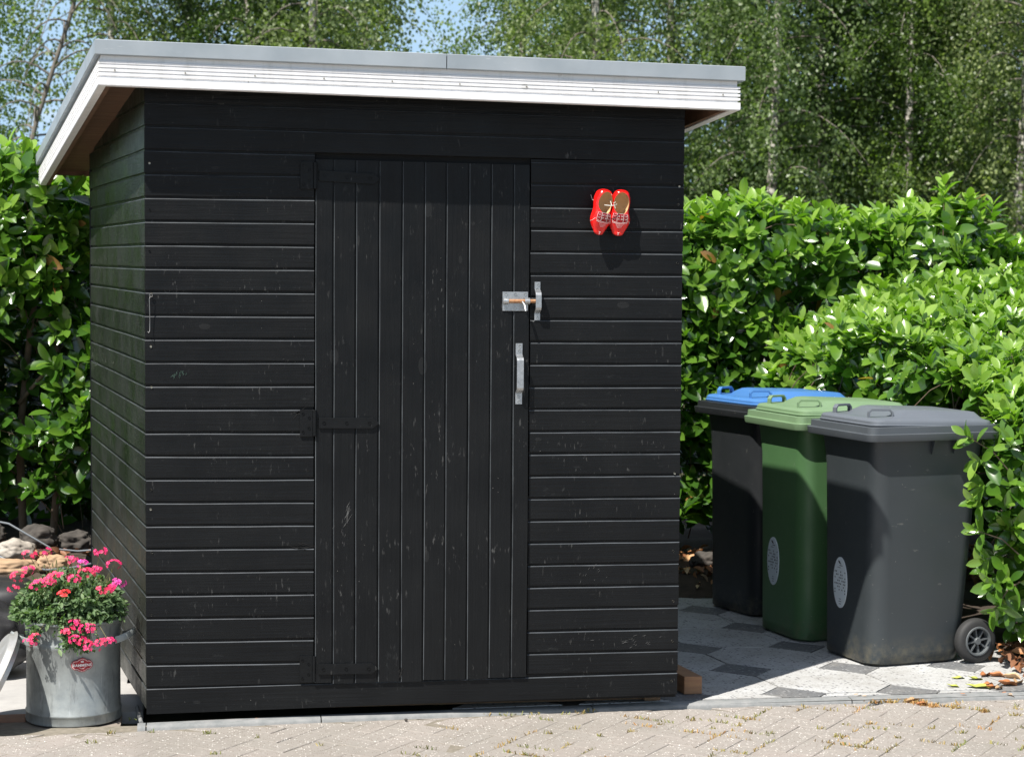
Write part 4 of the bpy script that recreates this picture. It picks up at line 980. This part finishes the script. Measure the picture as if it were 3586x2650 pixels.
# flowering plant
def plant():
    root = empty('flowering_plant', (PC.x, PC.y, PC.z+.40), 'bushy verbena with clusters of bright pink flowers growing in the zinc pot', 'plant')
    off = np.array(root.location); T, F = leaf_tpl(.24, 3, .25, .35)
    n = 6800; d = unit(RNG.normal(size=(n, 3))); r = RNG.uniform(.35, 1, n)**.5
    P = np.stack([d[:, 0]*r*.215, d[:, 1]*r*.18, np.abs(d[:, 2])*r*.175+.0], 1)+np.array([-.012, -.03, .0])
    nb = np.array([nz3(p[0]*22, p[1]*22, p[2]*22) for p in P]); keep = nb > -.03; P, d = P[keep], d[keep]; n = len(P)
    P2 = np.stack([RNG.normal(.02, .035, 260), RNG.normal(-.195, .012, 260), RNG.uniform(-.10, .02, 260)], 1); d2 = np.tile([0, -1, -.2], (260, 1))
    P3 = np.stack([RNG.normal(-.135, .012, 60), RNG.normal(-.18, .012, 60), RNG.uniform(-.06, .0, 60)], 1)
    P = np.concatenate([P, P2, P3]); d = np.concatenate([d, d2, np.tile([0, -1, -.2], (60, 1))]); n = len(P)
    X = unit(d+RNG.normal(size=(n, 3))*.7+[0, 0, .1]); Z = RNG.normal(size=(n, 3))*.5+[0, -.3, 1]
    V, FF = scatter(T, F, frames(X, Z), P, RNG.uniform(.018, .034, n)); npmesh('foliage', V, FF, M_verb, root, np.repeat(np.clip(RNG.normal(.5, .25, n), 0, 1), len(T)))
    # flower clusters: image-measured directions turned into positions in the bush
    cl = [(200, 275, .12, 1), (305, 255, .17, .9), (485, 310, .12, .9), (560, 335, .08, .7), (690, 255, .15, 1), (775, 340, .12, 1), (130, 420, .08, 1.3), (195, 378, .12, .9), (320, 460, .02, 1.4), (372, 420, .04, 1.1), (435, 412, .04, .8), (505, 440, .03, .9),
          (590, 400, .05, 1.4), (655, 375, .1, .7), (440, 543, -.02, 1.0), (705, 512, .0, 1.1), (750, 505, .03, .8), (805, 467, .06, 1.1), (92, 500, .06, .6), (242, 490, .02, .6), (270, 465, .02, .7), (470, 795, -.035, 1.1), (600, 780, -.04, 1.5), (515, 850, -.045, .9), (580, 868, -.05, .9),
          (645, 905, -.045, .7), (585, 915, -.05, .6), (690, 872, -.04, .7), (742, 862, -.035, .8), (207, 868, -.03, .9), (235, 832, -.03, .6), (510, 745, -.02, 1.0), (545, 855, -.045, .8)]
    cols = [M_pink, M_pink2, M_mag]
    stem = MB()
    for i, (cx, cy, y, s) in enumerate(cl):
        X_, Y_ = cx/1.943, 1800+cy/1.943; dv = fw+rt*((X_-1793)/7000)-up*((Y_-1325)/7000); t = (y-CAM.y)/dv.y; p = CAM+dv*t-root.location
        cm = M_redfl if i == 14 else (M_mag if i in (17, 3) else (M_pink if i % 3 else M_pink2))
        mb = MB(); k = int(13*s)
        for q in range(k):
            e = Vector((random.gauss(0, 1), random.gauss(0, 1)-.3, random.gauss(.4, .8))).normalized(); e.y = -abs(e.y) if random.random() < .7 else e.y
            c = p+Vector((e.x*.027*s**.5, e.y*.016, e.z*.016*s**.5)); ax = (e+Vector((0, -.35, .35))).normalized(); a = ax.orthogonal().normalized(); b = ax.cross(a); r_ = random.uniform(.0068, .0092); ph = random.random()*6
            vs = [c]; fs = []
            for j in range(5):
                an = ph+j*2*math.pi/5
                for da, rr_ in ((-.42, .8), (0, 1.), (.42, .8)): vs.append(c+(a*math.cos(an+da)+b*math.sin(an+da))*r_*rr_+ax*.0015)
                fs.append((0, 1+3*j, 2+3*j, 3+3*j))
            mb.add(vs, fs)
        mb.build('flower_cluster', cm, root)
        stem.tube([p-Vector((0, 0, .003)), (p*.75)+Vector((0, .0, -.02 if p.z > 0 else .03)), p*.45+Vector((0, 0, -.0))], .0013, 4, caps=False)
    # seed heads on thin stalks
    for q in range(26):
        p = Vector((random.uniform(-.15, .16), random.uniform(-.1, .05), random.uniform(.13, .21))); stem.tube([p, p*.8+Vector((0, 0, -.02)), p*.4], .0011, 4, caps=False); stem.tube([p-Vector((0, 0, .006)), p+Vector((0, 0, .008))], [.0035, .002], 5)
    stem.build('stems', mat('plant_stem', (.16, .15, .06), .7), root)
M_pink = mat('hot_pink_petal', (.78, .025, .16), .5); M_pink2 = mat('rose_petal', (.85, .04, .13), .5); M_mag = mat('magenta_petal', (.72, .04, .33), .5); M_redfl = mat('red_petal', (.80, .03, .04), .5)
plant()

# ------------------------------------------------------------------ things left of the pot
M_blackp = simple('black_plastic_sheet', (.020, .020, .022), (.035, .035, .037), 8, .45)
def lump(name, c, s, label, cat, m, seed, p=3.0, group=None, amp=.12, fr=2.0):
    bm = bmesh.new(); bmesh.ops.create_icosphere(bm, subdivisions=5, radius=1)
    for v in bm.verts:
        d = v.co.normalized(); k = (abs(d.x)**p+abs(d.y)**p+abs(d.z)**p)**(-1/p); q = d*k*(1+amp*noise.noise(d*fr+Vector((seed, 0, 0)))+amp*.4*noise.noise(d*fr*2.7+Vector((seed, 3, 0))))
        v.co = Vector((q.x*s[0], q.y*s[1], q.z*s[2]))
    for f in bm.faces: f.smooth = True
    me = bpy.data.meshes.new(name); bm.to_mesh(me); bm.free(); me.materials.append(m)
    o = link(name, me, None, c); return tag(o, label, cat, group)
lump('plastic_tub', (-.86, 1.50, .20), (.33, .20, .19), 'black plastic tub shape behind the leaning lid', 'tub', M_blackp, 3, 5, amp=.05)
lump('plastic_sheet', (-.80, 1.02, .20), (.27, .16, .165), 'slumped folded black plastic sheet behind the zinc pot', 'plastic sheet', M_blackp, 8, 3.2, amp=.16)
M_rockw = simple('pale_rock', (.46, .42, .36), (.22, .19, .16), 12, .9, bump=.8, bscale=50); M_rockt = simple('tan_rock', (.44, .29, .17), (.34, .23, .14), 8, .85, bump=.4, bscale=40); M_rockd = simple('dark_rock', (.045, .04, .035), (.08, .07, .06), 12, .9, bump=.6, bscale=40)
for c, s, lab, m, sd in (((-.66, 1.98, .445), (.085, .06, .05), 'pale grey speckled rock above the tan rock on the bank', M_rockw, 1), ((-.66, 1.72, .40), (.12, .07, .048), 'smooth tan rock on the bank above the black plastic', M_rockt, 2),
                         ((-.49, 1.95, .385), (.075, .05, .04), 'small tan rock behind the pink flowers', M_rockt, 5), ((-.58, 2.25, .47), (.09, .06, .06), 'dark mossy rock in shade under the left hedge', M_rockd, 6), ((-.40, 2.3, .44), (.08, .06, .05), 'dark rock beside the shed corner under the left hedge', M_rockd, 7), ((-.80, 2.2, .50), (.07, .05, .05), 'brown rock at the left picture edge under the hedge', M_rockd, 9),
                         ((3.0, 3.1, .17), (.09, .06, .05), 'round dark stone in the leaf litter behind the bins', M_rockd, 12)):
    lump('rock', c, s, lab, 'rock', m, sd, 2.4, amp=.28, fr=1.5)
mb = MB(); mb.tube([(-1.3, 1.85, .46), (-.95, 1.88, .47), (-.735, 1.88, .437), (-.66, 1.84, .405), (-.6, 1.82, .385), (-.5, 1.83, .372), (-.38, 1.9, .372), (-.30, 2.0, .375)], .0062, 8)
mb.tube([(-.9, 2.1, .60), (-.7, 2.08, .56), (-.5, 2.06, .44), (-.38, 2.1, .42), (-.3, 2.1, .425)], .005, 8)
tag(mb.build('garden_hose', mat('grey_hose', (.20, .22, .24), .4), smooth=80), 'grey garden hose looped over the rocks behind the pot', 'hose')
# small debris at the shed's left foot
mb = MB(); mb.tube([(-.045, .30, .055), (-.02, .02, .055)], .008, 8); tag(mb.build('metal_pipe', M_kerb, smooth=60), 'short grey metal pipe lying at the left foot of the shed', 'pipe')

# ------------------------------------------------------------------ fallen leaves, litter, moss
def litmat(name, stops):
    m = mat(name, (.4, .2, .1), .6); t = NT(m); at = t.n('ShaderNodeAttribute', attribute_name='tint'); t.col(t.ramp(at.outputs['Fac'], stops)); return m
M_dead = litmat('dead_leaf', [(0, (.12, .055, .03)), (.4, (.32, .13, .05)), (.7, (.50, .25, .10)), (1, (.55, .42, .25))])
def litter(name, n, fn, size, label, tint=(.0, 1.), parent=None):
    T, F = leaf_tpl(.24, 4, .3, .7); P = np.array([fn(random.random(), random.random()) for _ in range(n)])
    X = unit(RNG.normal(size=(n, 3))*[1, 1, .25]); Z = RNG.normal(size=(n, 3))*.45+[0, 0, 1]
    V, FF = scatter(T, F, frames(X, Z), P, RNG.uniform(size*.6, size*1.2, n))
    o = npmesh(name, V, FF, M_dead, parent, np.repeat(RNG.uniform(*tint, n), len(T))); return tag(o, label, 'leaf litter', kind='stuff')
litter('leaf_litter', 900, lambda a, b: (2.1+3.2*a, 2.62+1.0*b, .09+.06*min(1, b*3)+random.random()*.03), .07, 'brown leaf litter on the soil behind the bins')
litter('leaf_litter', 420, lambda a, b: (3.72+1.6*a**1.3, .16+.75*b, .095+random.random()*.025+.03*a), .07, 'brown leaf litter under the right hedge', (.0, .5))
litter('leaf_litter', 260, lambda a, b: (-1.4+1.1*a, 1.9+.9*b, bank(-1.4+1.1*a, 1.9+.9*b)+.01), .06, 'brown leaf litter on the bank left of the shed', (.0, .45))
lt = {}
def leafmesh(kind, m, curl, w=.22):
    T, F = leaf_tpl(w, 6, .22, curl); T = T.copy(); T[:, 0] -= .5; T[:, 2] += .06+.05*np.sin(T[:, 0]*9)
    me = npmesh('leaf_'+kind, T*.085, F, m, None, np.full(len(T), .5)).data; return me
def leafcopy(kind, x, y, z, rz, s, label, cat='leaf', group=None, rx=0):
    o = lt[kind].copy(); COL.objects.link(o); o.location = (x, y, z); o.rotation_euler = (rx, random.uniform(-.15, .15), rz); o.scale = (s, s, s); return tag(o, label, cat, group)
def solid(name, c, rough=.5): return simple(name, c, tuple(x*.8 for x in c), 40, rough)
for kind, m, curl in (('orange', solid('orange_brown_leaf', (.50, .20, .08)), .9), ('yellow', solid('yellow_green_leaf', (.52, .56, .12)), .35), ('tan', solid('tan_leaf', (.55, .36, .2)), 1.1)):
    me = leafmesh(kind, m, curl); o = [q for q in bpy.data.objects if q.data == me][0]; o.name = 'fallen_leaf'; lt[kind] = o; me.name = 'fallen_leaf'; COL.objects.unlink(o)
def onground(X, Y, z):    # photo point (2235 wide) to the ground, used once for laying out the litter
    X, Y = X*1.6045, Y*1.6045; dv = fw+rt*((X-1793)/7000)-up*((Y-1325)/7000); t = (z-CAM.z)/dv.z; p = CAM+dv*t; return p.x, p.y
G1 = 'fallen leaves on the paving and terrace'
for (X, Y, kind, rz, s, lab) in ((2092, 1470, 'yellow', .1, .8, 'yellow-green fallen leaf in front of the bin, touching its foot'), (2130, 1472, 'yellow', .25, 1.1, 'long yellow-green fallen leaf just in front of the bin wheel'), (2157, 1485, 'orange', .4, .7, 'orange-brown fallen leaf between the two long yellow leaves'),
                                 (2083, 1488, 'yellow', -.2, .8, 'lone small yellow fallen leaf on the white terrace'), (2140, 1490, 'yellow', -.25, 1.45, 'largest pale yellow fallen leaf on the terrace near the kerb'), (2165, 1491, 'orange', .1, .7, 'orange-brown leaf at the right tip of the largest yellow leaf'), (2180, 1493, 'tan', .6, .6, 'small cream fallen leaf right of the largest yellow leaf'),
                                 (2150, 1465, 'orange', .7, .9, 'orange fallen leaf under the right side of the bin wheel'), (2176, 1466, 'orange', -.3, 1.0, 'orange fallen leaf at the start of the dark hedge soil'), (2200, 1485, 'orange', .2, 1.2, 'big orange fallen leaf at the right end of the terrace'), (2222, 1482, 'tan', .9, 1.0, 'tan curled leaf at the right picture edge above the kerb'), (2210, 1470, 'tan', -.5, 1.0, 'tan fallen leaf leaning on the hedge soil behind the big orange leaf')):
    x, y = onground(X, Y, .085); leafcopy(kind, x, y, tz(y)+.004, rz, s, lab, 'leaf', G1)
for (X, Y, kind, rz, s, lab) in ((2100, 1523, 'orange', -.2, .9, 'orange fallen leaf on the paving below the kerb, left of a small white one'), (2072, 1524, 'orange', .1, .45, 'tiny orange leaf scrap on the paving under the kerb'), (2195, 1520, 'orange', .3, .9, 'curled rust-coloured leaf on the paving near the right edge'), (2203, 1523, 'tan', -.4, .7, 'dark tan leaf beside the curled rust leaf on the paving'),
                                 (1992, 1532, 'tan', .3, .8, 'tan leaf caught in the moss of the paving right of centre'), (2012, 1538, 'orange', -.1, .6, 'orange leaf at the end of the brown moss strip'), (1870, 1525, 'tan', .2, .8, 'cream leaf scrap at the kerb below the green moss'), (1885, 1527, 'tan', -.3, .7, 'second cream leaf scrap touching the one at the kerb'), (1018, 1553, 'orange', 1.0, .35, 'tiny orange leaf scrap on the paving in front of the door')):
    x, y = onground(X, Y, .046); leafcopy(kind, x, y, .049, rz, s, lab, 'leaf', G1)
# brick chip and pebbles
x, y = onground(561, 1573, .05); lump('brick_chip', (x, y, .054), (.012, .009, .008), 'small red brick chip on the paving before the left wall', 'stone chip', M_brick, 4, 2.5, amp=.3)
x, y = onground(886, 1571, .05); lump('pebble', (x, y, .052), (.007, .006, .005), 'tiny grey-green pebble on the paving before the door', 'pebble', M_rockd, 5, 2.2)
# moss and dry grass in the paving joints
def moss():
    P = []; T = []
    def tuft(X, Y, n, sp, t0):
        x, y = onground(X, Y, .047)
        for _ in range(n): P.append((x+random.gauss(0, sp), y+random.gauss(0, sp*.45), .0455)); T.append(t0+random.gauss(0, .12))
    for X in range(1880, 2025, 4): tuft(X, 1531-(X-1880)*.012+random.uniform(-3, 3), 16, .012, .75)
    for X in range(1975, 2045, 4): tuft(X, 1530+(X-1975)*.18, 16, .012, .85)
    for X in range(1055, 1300, 5):
        if random.random() < .75: tuft(X, 1556-(X-1055)*.02+random.uniform(-8, 6), 9, .012, .35+.3*random.random())
    for X, Y, n, t in ((1125, 1547, 20, .2), (1195, 1530, 22, .25), (1210, 1527, 14, .2), (290, 1570, 10, .3), (240, 1600, 16, .5), (205, 1620, 12, .4), (330, 1597, 12, .3), (455, 1600, 22, .35), (470, 1645, 14, .35), (960, 1537, 16, .3), (2090, 1545, 40, .6), (2150, 1553, 60, .75), (2215, 1560, 30, .5), (1200, 1600, 18, .4), (1255, 1590, 14, .5), (1310, 1605, 14, .4), (1380, 1596, 14, .5), (1440, 1580, 14, .55), (1510, 1572, 14, .6), (1560, 1590, 16, .4), (1610, 1583, 14, .5), (1680, 1600, 18, .4), (1790, 1590, 16, .45), (1830, 1607, 18, .5), (1900, 1580, 18, .6), (1960, 1610, 18, .5), (2030, 1590, 18, .5), (2100, 1600, 20, .4), (560, 1610, 8, .4), (700, 1625, 8, .4), (1890, 1525, 30, .5), (1920, 1520, 30, .5)): tuft(X, Y, n, .010, t)
    # along real joints: random points snapped to the herringbone directions
    for _ in range(120):
        x, y = random.uniform(.9, 4.1), random.uniform(-.75, .02); a = R(52) if random.random() < .5 else R(-38); ln_ = random.uniform(.03, .10); t0 = random.uniform(.3, .8)
        if random.random() > .25+.75*min(1, (x-.9)/1.6): continue
        ca, sa = math.cos(R(52)), math.sin(R(52)); u, v = ca*(x-1.3)+sa*(y+1.5), -sa*(x-1.3)+ca*(y+1.5)
        if a > 0: v = round(v/.105)*.105
        else: u = round(u/.105)*.105
        for k in range(int(ln_*330)):
            s = random.uniform(-ln_, ln_)/1; uu, vv = (u+s, v+random.gauss(0, .003)) if a > 0 else (u+random.gauss(0, .003), v+s)
            P.append((ca*uu-sa*vv+1.3, sa*uu+ca*vv-1.5, .0445)); T.append(t0+random.gauss(0, .1))
    P = np.array(P); n = len(P); Tm = np.array([(0, -.5, 0), (0, .5, 0), (1, .0, .0)]); Fm = np.array([(0, 1, 2)])
    Tm = np.array([(0, -.09, 0), (0, .09, 0), (.6, .06, .05), (.6, -.06, .05)]); Fm = np.array([(0, 1, 2, 3)])
    X = unit(RNG.normal(size=(n, 3))*[.55, .55, .1]+[0, 0, 1]); V, F = scatter(Tm, Fm, frames(X, RNG.normal(size=(n, 3))), P, RNG.uniform(.010, .030, n))
    m = litmat('moss_and_dry_grass', [(0, (.10, .16, .04)), (.35, (.20, .21, .06)), (.65, (.34, .24, .08)), (1, (.42, .20, .07))])
    tag(npmesh('joint_moss', V, F, m, None, np.repeat(np.clip(T, 0, 1), 4)), 'moss and dry grass in the paving joints', 'moss', kind='stuff')
moss()

# ------------------------------------------------------------------ birch wood beyond the garden
def bark():
    m = mat('birch_bark', (.6, .58, .52), .8); t = NT(m); o = t.coord((1, 1, 7))
    t.col(t.mix(t.ramp(t.noise(o, 1.6, 5, .7), [(.46, 0.), (.58, 1.)]), (.52, .49, .43), (.10, .085, .07))); return m
M_bark = bark(); M_dbark = simple('grey_bark', (.13, .11, .09), (.2, .18, .15), 5, .9)
def crown_mesh(seed, n, zlo, zhi, R0, droopy=1.0, size=.055):
    g = np.random.default_rng(seed); P = []; br_ = []; TT = []
    nb = 62; per = n//nb
    for b in range(nb):
        z0 = zlo+(zhi-zlo)*(b+.5)/nb*.92; a = b*2.4+g.normal()*.4; rad = R0*(1-.62*((z0-zlo)/(zhi-zlo))**1.6)*g.uniform(.55, 1.15); rise = g.uniform(.2, .9)
        nc = 11; ct = g.random(nc)**.6; ci = g.integers(0, nc, per); t = np.clip(ct[ci]+g.normal(size=per)*.05, 0, 1.05); x = rad*t; z = z0+rise*t-1.2*droopy*t**2.2*.8
        hang = g.random(per)**1.3*(g.uniform(.15, .75, nc)[ci])*droopy*(.3+.7*t)
        c = np.stack([x*math.cos(a), x*math.sin(a), z-hang], 1)+(g.normal(size=(nc, 3))*[.16, .16, .08])[ci]+g.normal(size=(per, 3))*[.095, .095, .07]
        TT.append((.5+g.normal(size=nc)*.22)[ci]+g.normal(size=per)*.13)
        P.append(c); br_.append((a, rad, z0, rise))
    P = np.concatenate(P); m = len(P)
    X = unit(g.normal(size=(m, 3))*[.6, .6, .5]+[0, 0, -.7]); Z = g.normal(size=(m, 3))+[-.3, -.6, .5]
    T = np.array([(0, 0, 0), (.5, .40, .06), (1, 0, 0), (.5, -.40, .06)]); F = np.array([(0, 3, 2, 1)])
    V, FF = scatter(T, F, frames(X, Z), P, g.uniform(size*.7, size*1.25, m))
    tint = np.clip(np.concatenate(TT), 0, 1)
    return V, FF, np.repeat(tint, 4), br_
protos = []
for sd, n, lo, hi, r0 in ((1, 34000, .6, 9.0, 1.75), (2, 24000, 1.6, 9.0, 1.45), (3, 50000, .4, 8.6, 1.9), (4, 1200, 2.6, 8.0, 1.0)):
    V, F, T, br_ = crown_mesh(sd, n, lo, hi, r0); o = npmesh('crown', V, F, M_dtree if sd == 3 else M_birch, None, T, smooth=False); me = o.data; bpy.data.objects.remove(o)
    mb = MB(); H = hi+.8
    ax = lambda z: Vector((.10*math.sin(z*.6+sd), .08*math.cos(z*.5+sd), z))
    if sd == 4: ax = lambda z: Vector((.30*(z-3)*.85+.05*math.sin(z*1.5), .0, z))
    mb.tube([ax(z) for z in np.linspace(-.1, H, 16)], list(np.linspace(.085 if sd != 4 else .034, .018, 16)), 10)
    tr = mb.build('trunk', M_bark if sd != 4 else M_dbark, None, smooth=70); mt = tr.data; bpy.data.objects.remove(tr)
    mb = MB()
    for a, rad, z0, rise in br_:
        pts = []
        for k in range(7):
            t = k/6; x = rad*t; pts.append(ax(min(z0, H))*(1, 1, 1)[0] + Vector((x*math.cos(a), x*math.sin(a), rise*t-1.2*t**2.2*.8)))
        mb.tube(pts, [.016*(1-.85*k/6) for k in range(7)], 5, caps=False)
    lb = mb.build('limbs', M_dbark, None, smooth=80); ml = lb.data; bpy.data.objects.remove(lb)
    protos.append((me, mt, ml))
def tree(x, y, p, rz, s, label, lean=0):
    r = empty('birch_tree', (x, y, 0), label, 'tree', 'birches beyond the hedge', rz); r.scale = (s, s, s); r.rotation_euler = (0, lean, rz)
    me, mt, ml = protos[p]; link('crown', me, r); link('trunk', mt, r); link('limbs', ml, r); return r
def tx(px, y):     # x at picture column px (2235 wide) for depth y
    dv = fw+rt*((px*1.6045-1793)/7000); return CAM.x+dv.x/dv.y*(y-CAM.y)
TREES = [(-110, 19, 1, .3, 1.0, 'birch cut by the left picture edge', 0), (70, 17, 3, 0, 1.0, 'thin bare leaning sapling against open sky at the far left', 0), (250, 18.5, 1, 1.2, .9, 'birch just left of the roof corner', 0), (395, 20.5, 0, 2.2, 1.0, 'birch over the left end of the roof', 0),
         (540, 19, 2, 3.1, .98, 'birch above the left third of the roof', 0), (690, 17.5, 1, .7, 1.0, 'slim birch with pale trunk above the door', 0), (790, 21, 1, 4.4, .95, 'birch left of the small sky gap above the roof', 0), (1150, 20.5, 0, 5.2, .95, 'birch right of the small sky gap above the roof', 0), (1280, 17.5, 1, 2.0, 1.0, 'pale-trunked birch rising above the right half of the door', 0),
         (1470, 20, 0, 5.0, 1.05, 'birch above the clogs side of the roof', 0), (1690, 17, 1, 4.0, 1.0, 'white-trunked birch just right of the roof end', .02), (1790, 19, 2, 1.0, 1.0, 'birch second to the right of the roof end', 0), (1930, 17.5, 2, 2.7, .95, 'birch above the tallest hedge tip', -.05), (2070, 20, 2, 4.9, 1.05, 'dense birch in the upper right wood', 0), (2215, 16.5, 1, 3.3, 1.0, 'pale-trunked birch at the right picture edge', 0),
         (1600, 24, 2, .5, 1.1, 'rear birch seen behind the roof end', 0), (1860, 25, 2, 1.8, 1.15, 'rear birch between two white trunks', 0), (2010, 26, 2, 3.6, 1.15, 'rear birch in the dark upper right', 0), (2160, 25, 2, 5.5, 1.1, 'rear birch near the right picture edge', 0), (1250, 26, 0, .2, 1.1, 'rear birch above the middle of the roof', 0), (650, 27, 2, 2.4, 1.1, 'rear birch above the left panel of the shed', 0), (2400, 20, 0, 1.4, 1.1, 'birch beyond the right picture edge', 0)]
for px, y, p, rz, s, lab, lean in TREES: tree(tx(px, y), y, p, rz, s, lab, lean)
# understorey shrubs closing the view under the crowns
def wood():
    g = np.random.default_rng(5); n = 150000; x = g.uniform(-9, 22, n); y = g.uniform(24, 34, n); h = 2.0+2.2*np.clip((x-5)/5, 0, 1)+np.array([nz3(a*.5, b*.3, 2) for a, b in zip(x, y)])*1.3
    z = g.random(n)**.8*h; c = np.array([nz3(a*1.1, b*1.1, cc*1.1) for a, b, cc in zip(x, y, z)]); k = c > -.18; P = np.stack([x, y, z], 1)[k]; m = len(P)
    X = unit(g.normal(size=(m, 3))+[0, 0, -.4]); Z = g.normal(size=(m, 3))+[-.3, -.6, .5]; T = np.array([(0, 0, 0), (.5, .4, .06), (1, 0, 0), (.5, -.4, .06)]); F = np.array([(0, 3, 2, 1)])
    V, FF = scatter(T, F, frames(X, Z), P, g.uniform(.07, .13, m)); o = npmesh('woodland', V, FF, M_dtree, None, np.repeat(np.clip(g.normal(.4, .2, m), 0, 1), 4), smooth=False)
    tag(o, 'far undergrowth of the wood seen under the birches', 'woodland', kind='stuff')
wood()
